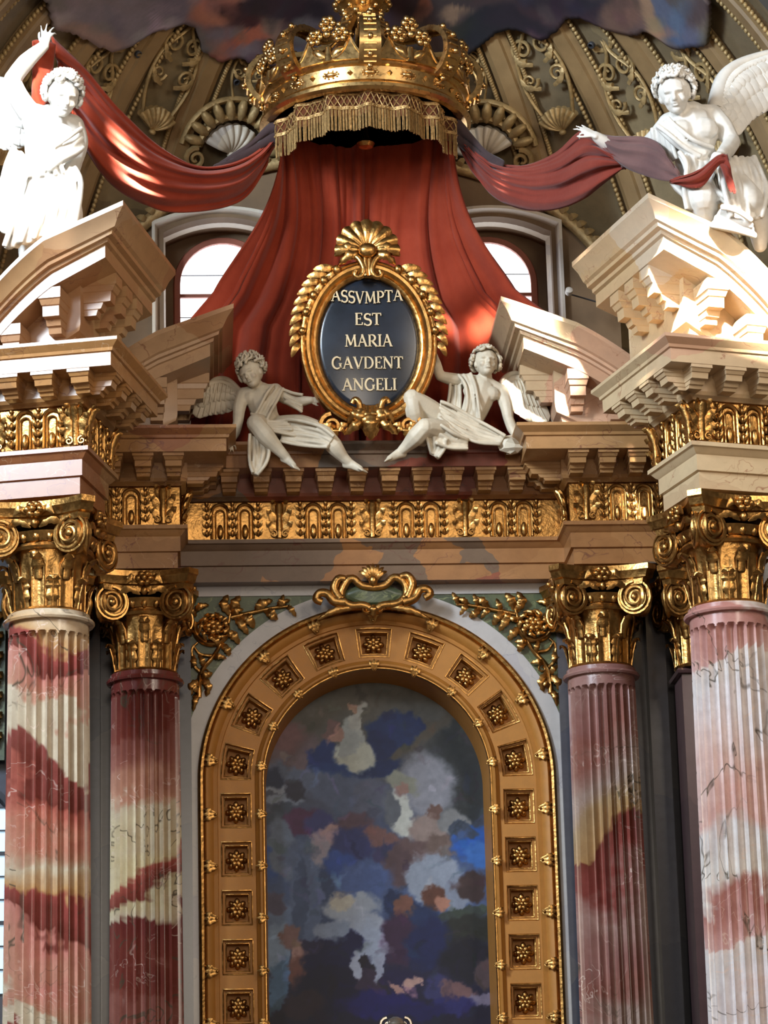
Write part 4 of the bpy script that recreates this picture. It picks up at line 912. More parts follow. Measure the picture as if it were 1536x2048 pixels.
for i, wx in enumerate(WX):
    w_ = struct(thing('window_%d' % (i+1), None, None, (wx, WY, WSILL)))
    def ring(hw, y, dz=0): return [Vector((x, y, z-WSILL+dz)) for x, z in win_curve(hw, WSPR, WSILL-.3)]
    def sq(hw, y, dz=0): return [Vector((-hw, y, -.3)), Vector((-hw, y, 14.82+dz-WSILL))]+[Vector((hw*k_/8, y, otop(abs(hw*k_/8), hw)+dz-WSILL)) for k_ in range(-7, 8)]+[Vector((hw, y, 14.82+dz-WSILL)), Vector((hw, y, -.3))]
    MB().loft([sq(.98, -.02, .12), sq(.98, -.12, .12), sq(.94, -.12, .08), sq(.80, .30, -.02), sq(.80, .34, -.02)], False).build('stone_surround', MAT['surround'], w_, 30)
    MB().loft([sq(.82, .30), sq(.82, .72)], False).build('reveal', MAT['wall_brown'], w_, 30)
    pl = MB(); xs_ = np.linspace(-.82, .82, 34)
    for a_1, b_1 in zip(xs_[:-1], xs_[1:]):
        if abs((a_1+b_1)/2) < .66:
            h_ = [WSPR+math.sqrt(max(0, .66**2-min(.66, abs(x))**2))-WSILL for x in (a_1, b_1)]
        else: h_ = [-.3, -.3]
        t_ = [otop(min(.82, abs(x)), .82)+.1-WSILL for x in (a_1, b_1)]
        pl.loft([[Vector((a_1, y, h_[0])), Vector((b_1, y, h_[1])), Vector((b_1, y, t_[1])), Vector((a_1, y, t_[0]))] for y in (.60, .70)])
    pl.build('window_head', MAT['wall_brown'], w_, 30)
    f = MB(); f.loft([ring(.66, .62), ring(.60, .62), ring(.60, .56), ring(.68, .56), ring(.70, .60)], False)
    for z in (12.9, 13.55, 14.1): f.box((0, .6, z-WSILL), (1.3, .05, .05))
    for x in (.22,): f.box((x*(1 if wx < 0 else -1), .6, 1.0), (.05, .05, 2.6))
    f.build('window_frame', MAT['redwood'], w_, 30)
    pz = [WSILL-.3, 12.9, 13.55, 14.1]
    for a in range(3): MB().box((0, .66, (pz[a]+pz[a+1])/2-WSILL), (1.3, .02, pz[a+1]-pz[a]-.02)).build('pane', MAT['pane'], w_, 0)
    top = [(x, z-WSILL) for x, z in win_curve(.64, WSPR, 14.11)]
    MB().loft([[Vector((x, y, z)) for x, z in top] for y in (.65, .67)]).build('pane', MAT['pane'], w_, 30)
    l = MB()
    for z in (13.2, 13.8, 14.42): l.tube([(-.62, .64, z-WSILL), (.62, .64, z-WSILL)], .008, 5)
    l.build('glazing_lead', MAT['lead'], w_, 60)
# ribs and beads of the vault
RIBS = [-92, -76, -60, -46, -31, 31, 46, 60, 76, 92]
def rib_path(azd, off=0.0, r=.99, n=40, e0=0, e1=80): return [dome(R(azd)+off/max(.15, cos(R(e0+(e1-e0)*i/n)))/DR, R(e0+(e1-e0)*i/n), r) for i in range(n+1)]
for azd in RIBS:
    e0 = -4 if abs(azd) > 35 else 32
    rings = []
    L_ = [rib_path(azd, o, r, 40, e0) for o, r in ((-.20, 1.0), (-.20, .988), (-.12, .982), (-.10, .975), (.10, .975), (.12, .982), (.20, .988), (.20, 1.0))]
    mb = MB(); mb.loft([[l[i] for l in L_] for i in range(41)])
    rb = tag(mb.build('vault_rib', MAT['vault_rib'], cl, 30))
    b = MB()
    for o in (-.26, .26):
        for p in rib_path(azd, o, .985, 130, e0): b.ball(p, (.035, .035, .045), 6, 4)
    tag(b.build('bead_row', MAT['vault_gold'], cl, 60), kind='stuff')
def dome_frame(az, el, r=.985):
    """local frame on the vault: x along the horizontal, z upwards, y into the vault"""
    p = dome(az, el, r); x = dome(az+.01, el, r)-dome(az-.01, el, r); z = dome(az, el+.01, r)-dome(az, el-.01, r); return frame(p, x, z)
def shell_mb(Rr, n=9, spread=R(150), dep=.3, lip=.06, a0=0, ridge=.10):
    mb = MB(); N = n*8+1
    for sgn, off in ((1, 0), (0, .03)):
        def fn(u, v):
            a = PI/2+spread*(u-.5); rib = abs(sin(PI*n*u))
            r = Rr*v*(1+lip*rib*v); y = -(dep*Rr*sin(PI*min(1, v*.9))+ridge*Rr*v*rib)*sgn-.02+off
            return (r*cos(a), y, r*sin(a))
        mb.grid(fn, N, 9)
    mb.ball((0, -.05, 0), (Rr*.16, Rr*.16, Rr*.12), 8, 5); return mb
SH = shell_mb(.42, 9); SHM = SH.mesh('stucco_shell', MAT['surround'], 60)
hood = MB()
for k_ in range(11):
    a = PI*(k_+.5)/11; u = Vector((cos(a), 0, sin(a))); hood.ball(u*.60+Vector((0, -.08, .05)), (.075, .09, .16), 7, 5, Matrix.Rotation(PI/2-a, 3, 'Y'))
hood.tube([Vector((.50*cos(a), -.06, .05+.50*sin(a))) for a in np.linspace(0, PI, 20)], .05, 6); hood.tube([Vector((.74*cos(a), -.03, .05+.74*sin(a))) for a in np.linspace(0, PI, 24)], .05, 6)
for s in (-1, 1): scroll(hood, (s*.52, -.1, -.12), .16, .03, PI/2, -1.6*s, .045, 20)
HOOD = hood.mesh('scalloped_hood', MAT['vault_gold'], 60)
orn = MB()                                              # tall scroll relief that fills a bay above its shell
for s in (-1, 1):
    scroll(orn, (s*.16, -.03, .70), .17, .03, -PI/2, 1.7*s, .035, 24); scroll(orn, (s*.12, -.03, 1.25), .12, .02, -PI/2, -1.6*s, .028, 20); scroll(orn, (s*.22, -.03, .25), .13, .02, 0, 1.4*s, .03, 18)
    orn.tube(catmull([(s*.05, 0, 1.8), (s*.1, -.03, 1.45), (s*.02, -.03, 1.0), (s*.3, -.03, .55), (s*.34, -.03, .1), (s*.22, -.03, -.35)], 6), [.03]*31, 6)
    for z, q in ((1.0, .2), (.45, .3), (.1, .34), (1.5, .14)): leaf(orn, [(s*q*.3, -.02, z), (s*q*.8, -.07, z+.08), (s*q, -.05, z+.22)], .05, (0, 1, 0), .5, 3, 6, 3)
ORN = orn.mesh('scroll_relief', MAT['vault_gold'], 60)
small = shell_mb(.30, 8, R(120), .25); SMALL = small.mesh('stucco_shell', MAT['vault_gold'], 60)
n_sh = ['large cream stucco scallop shell in a scalloped hood left of the crown', 'large cream stucco scallop shell in a scalloped hood right of the crown']
for i, (px, py) in enumerate(((452, 300), (978, 305))):
    az, el = on_dome(px, py); M = dome_frame(az, el, .97)
    tt = put('shell_niche', None, None, M); tag(tt, n_sh[i], 'stucco ornament'); put('shell', SHM, tt); put('scalloped_hood', HOOD, tt)
    put('scroll_relief', ORN, tt, (0, 0, 1.0), None, (.7, 1, .6))
LB = {(-1, 0): 'narrow stucco shell and scroll relief in the vault bay nearest the left angel head', (1, 0): 'narrow stucco shell and scroll relief above the right angel hand', (-1, 1): 'faint stucco scroll relief in the vault bay behind the left red swag', (1, 1): 'dark stucco scroll relief in the vault bay behind the right angel head', (-1, 2): 'gilded stucco scroll relief at the upper left corner', (1, 2): 'gilded stucco scroll relief behind the right angel wing'}
for s in (-1, 1):
    for j, (azd, px, py) in enumerate(((38.5, 300 if s < 0 else 1130, 240), (53, 0, 0), (68, 0, 0))):
        if px: az, el = on_dome(px, py); az = R(s*azd)
        else: az, el = R(s*azd), R(38-6*j)
        tt = put('scroll_ornament', None, None, dome_frame(az, el, .975)); tag(tt, LB[(s, j)], 'stucco ornament')
        put('scroll_relief', ORN, tt, (0, 0, .45), None, (1, 1, 1))
        put('shell', SMALL, tt, (0, -.04, -.1), None, 1.15)
    for azd, el in ((38.5, 22), (53, 20)):
        tt = put('stucco_mask', None, None, dome_frame(R(s*azd), R(el), .975)); tag(tt, 'gilt stucco leaf cluster low on the vault %s' % (('left', 'right')[s > 0]+(' beside the window' if azd < 40 else ' behind the outer pediment')), 'stucco ornament')
        m_ = MB()
        for k_ in range(7): a = R(200+140*k_/6); leaf(m_, [(0, -.04, 0), (.1*cos(a), -.12, .14*sin(a)), (.2*cos(a), -.06, .34*sin(a))], .06, (0, 1, 0), .5, 3, 6, 3)
        m_.ball((0, -.1, .02), (.1, .08, .1), 8, 5); m_.build('leaf_cluster', MAT['vault_gold'], tt, 60)
for px, py in ((468, 157), (268, 100), (1190, 82)):
    az, el = on_dome(px, py); tt = put('lamp_hole', MB().lathe([(.05, .0), (.05, .04), (.035, .05), (.035, .0)], 12).mesh('lamp_hole', MAT['lead'], 40), cl, dome_frame(az, el, .985) @ Matrix.Rotation(PI/2, 4, 'X'))
# ------------------------------------------------------------------ fresco that spills over the vault
BX = [-80, 60, 95, 108, 150, 200, 225, 262, 300, 330, 365, 392, 405, 440, 480, 520, 560, 620, 700, 760, 860, 940, 965, 1000, 1030, 1060, 1085, 1110, 1135, 1165, 1210, 1262, 1296, 1312, 1345, 1385, 1412, 1418, 1405, 1500, 1640]
BY = [-60, -30, 10, 62, 72, 98, 106, 96, 70, 62, 52, 62, 104, 128, 118, 140, 135, 135, 135, 135, 135, 110, 92, 66, 62, 74, 84, 70, 40, 40, 62, 76, 66, 78, 102, 98, 96, 60, 20, -40, -90]
NA, NE = 260, 60
V = []; PXY = []
for i in range(NA):
    az = -R(88)+R(176)*i/(NA-1); eb = R(80)
    for e in np.linspace(R(30), R(88), 160):
        x, y = pix(dome(az, e, .965))
        if y < np.interp(x, BX, BY): eb = e; break
    for j in range(NE):
        e = eb+(R(89)-eb)*j/(NE-1); p = dome(az, e, .965); V.append(p-DC); PXY.append(pix(p))
PXY = np.array(PXY); F = [(i*NE+j, (i+1)*NE+j, (i+1)*NE+j+1, i*NE+j+1) for i in range(NA-1) for j in range(NE-1)]
def base_f(x, y):
    c = np.zeros((len(x), 3)); X = [0, 130, 330, 420, 560, 700, 900, 1040, 1130, 1250, 1350, 1420]
    C = [(150, 132, 120), (132, 120, 126), (118, 108, 116), (112, 84, 84), (78, 60, 62), (60, 46, 48), (60, 50, 50), (48, 40, 46), (50, 42, 48), (82, 66, 66), (100, 90, 92), (120, 104, 84)]
    for k_ in range(3): c[:, k_] = np.interp(x, X, [q[k_] for q in C])
    return c
FB = [(250, 60, 140, 40, 10, (126, 116, 126), .9), (180, 80, 80, 25, 15, (150, 124, 118), .9), (360, 20, 60, 40, 0, (112, 102, 116), .8), (430, 15, 60, 30, -20, (150, 98, 84), .8), (450, 95, 70, 40, 0, (110, 98, 106), .8), (490, 30, 60, 26, 15, (60, 38, 40), .6), (510, 75, 90, 14, -18, (150, 86, 68), .7), (560, 45, 40, 34, 0, (120, 96, 84), .7), (545, 15, 60, 22, 0, (48, 36, 44), .7), (620, 30, 50, 26, 0, (40, 30, 36), .7), (585, 110, 60, 20, 0, (86, 84, 96), .8), (640, 70, 60, 30, 10, (92, 82, 84), .8), (430, 130, 30, 30, 40, (140, 88, 76), .8),
      (800, 30, 60, 40, 0, (56, 40, 44), .8), (850, 15, 14, 60, 20, (128, 78, 62), .6), (870, 80, 60, 30, 0, (70, 58, 56), .8), (920, 35, 40, 26, 20, (120, 96, 78), .6), (970, 60, 60, 50, 0, (34, 34, 40), .7), (1050, 45, 90, 40, 0, (40, 34, 42), .8), (1040, 80, 40, 14, 0, (86, 66, 62), .8), (1150, 50, 80, 26, 15, (58, 46, 52), .8), (1220, 65, 60, 14, 10, (92, 68, 66), .8), (1190, 10, 60, 20, 0, (42, 40, 50), .8), (1300, 30, 20, 70, -20, (150, 120, 96), .7), (1350, 55, 26, 60, -35, (76, 86, 116), .7), (1385, 80, 26, 30, -20, (74, 78, 104), .7), (1330, 20, 16, 60, -35, (90, 96, 116), .7), (1390, 25, 30, 40, -10, (84, 70, 72), .7), (1240, 30, 40, 40, 30, (104, 80, 70), .8)]
colf = paint(PXY[:, 0], PXY[:, 1], base_f, FB, 14, 11, .7, 300, (46, 16))
fs = put('fresco', paint_mesh('fresco', V, F, colf, MAT['fresco']), None, DC); tag(fs, 'dusky cloud fresco spilling over the top of the vault', 'fresco')
fs.modifiers.new('sheet', 'SOLIDIFY').thickness = .06

# ------------------------------------------------------------------ side chapel window at the left edge
sw = struct(thing('window_3', None, None, (-5.15, .02, 4.0)))
def sring(hw, y, o=0): return [Vector((x, y, z-4.0)) for x, z in win_curve(hw, 6.35, 4.3-o)]
MB().loft([sring(.62, .06), sring(.62, -.03), sring(.55, -.05), sring(.52, .04)], False).build('window_frame', MAT['lead'], sw, 30)
t = NT('pale_blue_pane', .2); t.b.inputs['Base Color'].default_value = (.6, .8, .95, 1); t.b.inputs['Emission Color'].default_value = (.55, .78, .95, 1); t.b.inputs['Emission Strength'].default_value = .75
for k_ in range(9):
    z = 4.3+k_*.29; hw = .53 if z+.28 < 6.35 else math.sqrt(max(.01, .53**2-(z+.28-6.35)**2))
    MB().box((0, .05, z+.14-4.0), (2*hw, .02, .28)).build('pane', t.m, sw, 0)
lb_ = MB()
for k_ in range(1, 9): lb_.box((0, .03, .3+k_*.29), (1.06, .04, .05 if k_ % 3 == 0 else .018))
lb_.build('glazing_bar', MAT['lead'], sw, 0)
o_ = thing('green_panel', 'green marble panel with gilt acanthus at the far left edge', 'panel', (-5.2, -.1, 7.2))
MB().box((0, .05, 1.0), (1.0, .1, 2.0)).build('green_field', MAT['green'], o_, 0)
for k_ in range(7):
    m_ = MB(); z = .15+k_*.26
    for q_ in (-1, 1): leaf(m_, [(.32, -.02, z), (.32+q_*.07, -.08, z+.1), (.32+q_*.15, -.04, z+.2)], .07, (0, 1, 0), .5, 3, 6, 3)
    scroll(m_, (.34, -.04, z+.08), .09, .02, 0, 1.4*(-1)**k_, .028, 14); m_.build('acanthus_leaf', MAT['gold'], o_, 60)

o_ = thing('spot_lamp', 'small spotlight on a thin rod between the right window and outer pediment', 'lamp', at(1137, 589, .6))
MB().lathe([(.03, 0), (.05, .03), (.05, .10), (.02, .12)], 12).build('lamp_head', MAT['surround'], o_, 40, rot=(R(70), 0, 0))
MB().tube([(0, .05, .03), at(1215, 610, .9)-at(1137, 589, .6)], .012, 6).build('rod', MAT['lead'], o_, 40)
# ------------------------------------------------------------------ oval inscription
OV = at(735, 694, -1.15); OV.x = -.05
ov = thing('inscription_cartouche', 'oval black slate with Latin inscription in a wreathed gilt frame', 'inscription', (OV.x, OV.y, OV.z-1.2), 0)
ov.rotation_euler = (R(5), 0, 0)
O2 = Vector((0, 0, 1.2))
SA, SB = .655, .875
def ell(a, sa, sb, y): return Vector((sa*cos(a), y, sb*sin(a)))+O2
n = 72
MB().loft([[ell(TAU*k/n, SA, SB, .06) for k in range(n)], [ell(TAU*k/n, SA, SB, -.02) for k in range(n)], [ell(TAU*k/n, SA*.9, SB*.9, -.035) for k in range(n)], [ell(TAU*k/n, SA*.3, SB*.3, -.045) for k in range(n)]]).build('slate', MAT['slate'], ov, 180)
PF = [(0, .05), (0, -.05), (.02, -.08), (.05, -.09), (.07, -.075), (.085, -.10), (.12, -.145), (.155, -.15), (.18, -.12), (.19, -.10), (.205, -.11), (.225, -.10), (.235, -.06), (.235, .05)]
def ering(k, prof): a = TAU*k/n; return [ell(a, SA-.015+o, SB-.015+o, y) for o, y in prof]
MB().loft([ering(k, PF) for k in range(n)], True, False, True).build('oval_frame', MAT['gold'], ov, 40)
# letters: flat stroked capitals with serifs, on a box of height 1
def ribbon(mb, P, w, d=.02):
    P = [Vector((p[0], 0, p[1])) for p in P]; L = []; Rr = []; m = len(P)
    if not hasattr(w, '__len__'): w = [w]*m
    for i, p in enumerate(P):
        t = (P[min(i+1, m-1)]-P[max(i-1, 0)]).normalized(); q = Vector((t.z, 0, -t.x))*w[i]/2; L.append(p+q); Rr.append(p-q)
    mb.loft([[a, b, b+Vector((0, -d, 0)), a+Vector((0, -d, 0))] for a, b in zip(L, Rr)])
TK, TN, SF = .17, .085, .06
def arc(cx, cz, rx, rz, a0, a1, k=14): return [(cx+rx*cos(R(a0+(a1-a0)*i/k)), cz+rz*sin(R(a0+(a1-a0)*i/k))) for i in range(k+1)]
def glyph(ch):
    m = MB(); st = lambda P, w: ribbon(m, P, w); sf = lambda x, z, l=.26: ribbon(m, [(x-l/2, z), (x+l/2, z)], SF); W = .8
    if ch == 'A': W = .95; st([(.12, .03), (.46, 1)], TN); st([(.44, 1), (.82, .03)], TK); st([(.26, .36), (.66, .36)], TN); sf(.12, .03); sf(.83, .03); ribbon(m, [(.36, .98), (.5, .98)], .06)
    elif ch == 'V': W = .92; st([(.12, .97), (.47, .0)], TK); st([(.45, .0), (.80, .97)], TN); sf(.12, .97); sf(.8, .97)
    elif ch == 'M': W = 1.15; st([(.14, .03), (.2, .97)], TN); st([(.2, .97), (.56, .12)], TK); st([(.56, .12), (.9, .97)], TN); st([(.9, .97), (.98, .03)], TK); sf(.14, .03); sf(.98, .03); sf(.17, .97, .2); sf(.93, .97, .2)
    elif ch == 'N': W = 1.0; st([(.16, .03), (.16, .97)], TN); st([(.15, .97), (.82, .05)], TK); st([(.82, .03), (.82, .97)], TN); sf(.16, .03); sf(.82, .97); sf(.12, .97, .2)
    elif ch == 'I': W = .42; st([(.2, 0), (.2, 1)], TK); sf(.2, .03, .34); sf(.2, .97, .34)
    elif ch == 'L': W = .72; st([(.18, 0), (.18, 1)], TK); sf(.18, .97, .34); ribbon(m, [(.06, .03), (.66, .03)], SF); st([(.64, .0), (.67, .24)], TN)
    elif ch == 'E': W = .74; st([(.18, 0), (.18, 1)], TK); ribbon(m, [(.06, .03), (.66, .03)], SF); ribbon(m, [(.06, .97), (.62, .97)], SF); ribbon(m, [(.18, .52), (.5, .52)], SF); st([(.64, .0), (.67, .22)], TN); st([(.61, 1), (.63, .8)], TN); st([(.5, .42), (.5, .62)], SF)
    elif ch == 'T': W = .86; st([(.42, 0), (.42, 1)], TK); sf(.42, .03, .34); ribbon(m, [(.06, .96), (.78, .96)], SF*1.3); st([(.08, 1), (.05, .78)], TN); st([(.76, 1), (.79, .78)], TN)
    elif ch == 'D': W = .95; st([(.18, 0), (.18, 1)], TK); ribbon(m, [(.05, .03), (.4, .03)], SF); ribbon(m, [(.05, .97), (.4, .97)], SF); P = arc(.38, .5, .44, .47, 90, -90); st(P, [TN*.8+(TK-TN*.8)*sin(PI*i/(len(P)-1)) for i in range(len(P))])
    elif ch in 'PR':
        W = .78 if ch == 'P' else .9; st([(.18, 0), (.18, 1)], TK); sf(.18, .03, .34); ribbon(m, [(.05, .97), (.38, .97)], SF); P = arc(.36, .72, .32, .25, 90, -90); st(P, [TN*.8+(TK-TN*.8)*sin(PI*i/(len(P)-1)) for i in range(len(P))]); ribbon(m, [(.18, .47), (.38, .47)], SF)
        if ch == 'R': st([(.40, .47), (.82, .02)], TK); sf(.84, .03, .18)
    elif ch == 'G': W = .98; P = arc(.5, .5, .4, .48, 42, 320, 22); st(P, [TN+(TK-TN)*max(0, sin(PI*i/22)) for i in range(23)]); st([(.8, .1), (.8, .44)], TK); sf(.8, .44, .28); st([(.79, .70), (.82, .95)], TN)
    elif ch == 'S': W = .7; P = arc(.36, .74, .25, .23, 30, 270, 12)[:-1]+arc(.36, .26, .28, .25, 90, -150, 12); st(P, [TN+(TK-TN)*sin(PI*i/(len(P)-1)) for i in range(len(P))]); st([(.57, .80), (.6, .98)], TN); st([(.10, .2), (.08, .02)], TN)
    return m, W
GL = {}
for ch in 'ASVMPTERIGDNL': m_, W = glyph(ch); GL[ch] = (m_.mesh('letter', MAT['letter'], 0), W)
def line(txt, zc, width, arch=0.0, xc=0.0, hh=.158):
    tot = sum(GL[c][1] for c in txt); sx = width/tot; x = -width/2
    for c in txt:
        w_ = GL[c][1]*sx; xm = x+w_/2; z = zc+arch*(xm/(width/2))**2
        rr = math.hypot(xm/SA, (z-1.2)/SB); y = -.05-.0*rr
        put('letter', GL[c][0], ov, (x+xc, y, z-hh/2), None, (sx*.98, 1, hh)); x += w_
def zl(py): return 1.2+(694-py)/155.5
line('ASSVMPTA', zl(600), .92, .045, -.01); line('EST', zl(645), .35, .015); line('MARIA', zl(688), .61, .0); line('GAVDENT', zl(733), .92, .0, -.02); line('ANGELI', zl(777), .70, .0)
# shell, wreath and foot ornaments
sh = shell_mb(.40, 9, R(200), .16, .05, 0, .07); sh.ball((0, -.08, -.02), (.13, .08, .10), 10, 6)
sh.build('shell_crest', MAT['gold'], ov, 60, loc=(0, -.10, 1.2+SB+.33), rot=(R(-8), 0, 0))
def q(dx, dz, y): return Vector((dx, y, 1.2+dz))
for s in (-1, 1):
    m_ = MB()
    leaf(m_, [q(s*.05, SB+.30, -.1), q(s*.24, SB+.36, -.16), q(s*.42, SB+.27, -.1)], .085, (0, 1, 0), .5, 4, 8, 4); leaf(m_, [q(s*.06, SB+.24, -.1), q(s*.22, SB+.26, -.18), q(s*.36, SB+.15, -.12)], .07, (0, 1, 0), .5, 4, 8, 4)
    P = catmull([q(s*.16, SB+.40, -.08), q(s*.20, SB+.30, -.12), q(s*.10, SB+.20, -.16), q(s*.05, SB+.05, -.19), q(s*.11, SB-.04, -.2), q(s*.17, SB-.01, -.2), q(s*.15, SB+.05, -.2)], 5); m_.tube(P, [.05-.02*i/len(P) for i in range(len(P))], 7)
    P = catmull([q(s*.03, SB+.25, -.14), q(s*.025, SB+.08, -.18), q(s*.03, SB-.02, -.19)], 5); m_.tube(P, .035, 7)
    P = catmull([q(s*.20, SB+.44, -.04), q(s*.26, SB+.50, -.06), q(s*.22, SB+.56, -.05)], 4); m_.tube(P, .035, 6)
    m_.build('top_scroll', MAT['gold'], ov, 60)
    for i in range(20):                                   # laurel wreath down the outside
        a = PI/2-s*R(24+3.4*i); a2 = a
        c = ell(a, SA+.20, SB+.20, -.03); tg = Vector((s*sin(a), 0, -s*cos(a)))*1.0; tg = Vector((-sin(a)*(-s), 0, cos(a)*(-s))); rd = Vector((cos(a), 0, sin(a)))
        sc_ = 1.35-.3*i/20
        m_ = MB(); leaf(m_, [c, c+tg*.08*sc_+rd*.07*sc_*(1 if i % 2 else -.5)+Vector((0, -.06, 0)), c+tg*.19*sc_+rd*.12*sc_*(1 if i % 2 else -.25)+Vector((0, -.03, 0))], .046*sc_, (0, 1, 0), .45, 0, 6, 3)
        if i % 4 == 1: m_.ball(c+Vector((0, -.09, 0)), .05*sc_, 7, 5)
        m_.build('laurel_leaf', MAT['gold'], ov, 60)
    m_ = MB()
    for dx, z0, dx1, z1, w_ in ((.03, -SB+.04, .06, -SB-.34, .06), (.10, -SB+.06, .19, -SB-.26, .06), (.14, -SB+.02, .30, -SB-.18, .05), (.10, -SB-.12, .34, -SB-.32, .05)):
        leaf(m_, [q(s*dx, z0, -.14), q(s*(dx*.6+dx1*.4), (z0+z1)/2, -.22), q(s*dx1, z1, -.12)], w_*1.35, (0, 1, 0), .5, 4, 8, 5)
    P = catmull([q(s*.12, -SB-.05, -.18), q(s*.15, -SB+.08, -.2), q(s*.20, -SB+.12, -.18), q(s*.23, -SB+.07, -.17)], 4); m_.tube(P, .04, 7)
    m_.build('foot_acanthus', MAT['gold'], ov, 60)
    m_ = MB(); scroll(m_, q(s*.50, -SB-.20, -.10), .15, .03, PI/2, -1.6*s, .045, 24)
    for k_ in range(5): a = R(180*k_/4); leaf(m_, [q(s*.44, -SB-.22, -.08), q(s*.44+.1*cos(a), -SB-.2-.08*sin(a), -.14), q(s*.44+.2*cos(a), -SB-.2-.15*sin(a), -.08)], .045, (0, 1, 0), .5, 3, 6, 3)
    m_.build('foot_scroll', MAT['gold'], ov, 60)
m_ = MB(); leaf(m_, [q(0, -SB-.05, -.18), q(0, -SB-.22, -.26), q(0, -SB-.40, -.16)], .10, (0, 1, 0), .5, 5, 8, 5); m_.build('foot_leaf', MAT['gold'], ov, 60)
# ------------------------------------------------------------------ carved angels
DENTS = []
def sculpt(mb, name, mat, voxel, it=4):
    me = bpy.data.meshes.new('raw'); me.from_pydata(mb.v, [], mb.f)
    bm = bmesh.new(); bm.from_mesh(me); bmesh.ops.recalc_face_normals(bm, faces=bm.faces); bm.to_mesh(me); bm.free()
    o = bpy.data.objects.new('raw', me); COL.objects.link(o)
    r = o.modifiers.new('r', 'REMESH'); r.mode = 'VOXEL'; r.voxel_size = voxel
    s_ = o.modifiers.new('s', 'SMOOTH'); s_.iterations = it; s_.factor = .5
    dg = bpy.context.evaluated_depsgraph_get(); dg.update()
    out = bpy.data.meshes.new_from_object(o.evaluated_get(dg)); out.name = name
    bpy.data.objects.remove(o); bpy.data.meshes.remove(me)
    if name == 'body' and DENTS:
        co = np.empty(len(out.vertices)*3, np.float32); out.vertices.foreach_get('co', co); co = co.reshape(-1, 3)
        for c_, M_, rad_, push in DENTS:
            q_ = (co-np.array(c_, np.float32)) @ np.array(M_, np.float32)/np.array(rad_, np.float32)
            co += np.exp(-(q_*q_).sum(1))[:, None]*np.array(push, np.float32)[None, :]
        out.vertices.foreach_set('co', co.ravel()); DENTS.clear()
    out.materials.clear(); out.materials.append(mat)
    out.polygons.foreach_set('use_smooth', [True]*len(out.polygons)); out.update(); return out
def cap(mb, a, b, r0, r1, n=10):
    a = Vector(a); b = Vector(b); mb.tube([a, a.lerp(b, .5), b], [r0, (r0+r1)/2, r1], n); mb.ball(a, r0, n, 6); mb.ball(b, r1, n, 6)
def limb(mb, P, rr, n=10):
    """bulging limb through points with radii"""
    C = catmull(P, 5); m = len(C)
    rad_ = [float(np.interp(i/(m-1)*(len(rr)-1), range(len(rr)), rr)) for i in range(m)]
    mb.tube(C, rad_, n); mb.ball(C[0], rad_[0], n, 6); mb.ball(C[-1], rad_[-1], n, 6)
def rotm(f, u=(0, 0, 1)):
    """columns x (right hand of the viewer facing it), y = -forward, z up"""
    f = Vector(f).normalized(); u = Vector(u); x = (-f).cross(u); x = x.normalized() if x.length > 1e-5 else Vector((1, 0, 0)); z = x.cross(-f); return Matrix((x, -f, z)).transposed()
def head(mb, c, h, face, up=(0, 0, 1)):
    """c centre of the head, h head height; face direction"""
    M = rotm(face, up); c = Vector(c); E = lambda p, r, rot=None: mb.ball(c+M @ (Vector(p)*h), tuple(x*h for x in r), 14, 9, M @ rot if rot else M)
    E((0, .03, .08), (.37, .46, .42)); E((0, -.10, -.12), (.29, .32, .36)); E((0, -.24, -.36), (.14, .14, .12))     # skull, face, chin
    E((0, -.36, .10), (.26, .09, .06)); cap(mb, c+M @ (Vector((0, -.40, .07))*h), c+M @ (Vector((0, -.50, -.10))*h), .035*h, .065*h)   # brow and nose
    for s in (-1, 1):
        E((s*.14, -.365, .0), (.065, .05, .038)); E((s*.17, -.30, -.13), (.11, .10, .10)); E((s*.36, .02, -.03), (.05, .09, .13)); E((s*.05, -.46, -.12), (.04, .05, .035)); E((s*.14, -.385, .075), (.10, .05, .025))
    back = M @ Vector((0, 1, 0))
    for px_, py_, pz_, rx_, rz_, dp_ in ((-.15, -.38, .025, .085, .05, .09), (.15, -.38, .025, .085, .05, .09), (0, -.44, -.242, .10, .016, .055), (0, -.40, -.315, .08, .03, .04), (-.10, -.42, -.10, .035, .05, .03), (.10, -.42, -.10, .035, .05, .03)):
        DENTS.append((c+M @ (Vector((px_, py_, pz_))*h), M, (rx_*h, .14*h, rz_*h), back*(dp_*h)))
    E((0, -.42, -.215), (.10, .05, .028)); E((0, -.405, -.265), (.085, .05, .03))
def hand(mb, w, d, nrm, L, curl=.35, spread=.16, thumb=1, curls=None):
    """w wrist, d direction of the fingers, nrm outward normal of the back of the hand, L hand length"""
    w = Vector(w); d = Vector(d).normalized(); nrm = Vector(nrm); nrm = (nrm-d*nrm.dot(d)).normalized(); x = d.cross(nrm)
    for k_ in (-1, 0, 1): cap(mb, w+x*(k_*.07*L), w+d*(.45*L)+x*(k_*.13*L), .11*L, .10*L, 8)
    for i in range(4):
        q = (i-1.5); p = w+d*(.46*L)+x*(q*.115*L); fl = (.44, .54, .52, .40)[i]*L; a = 0; dr = (d+x*(q*spread)).normalized(); cu = curls[i] if curls else curl
        for sg, r in ((.45, .062), (.32, .054), (.23, .046)):
            a += cu; v = dr*cos(a)-nrm*sin(a); p2 = p+v*(fl*sg); cap(mb, p, p2, r*L, (r-.006)*L, 7); p = p2
    p = w+d*(.12*L)+x*(thumb*.13*L)
    for sg, an in ((.24, .75), (.2, .5), (.16, .25)):
        v = (d*cos(an)+x*(thumb*sin(an))-nrm*.3).normalized(); p2 = p+v*(sg*L); cap(mb, p, p2, .068*L, .058*L, 7); p = p2
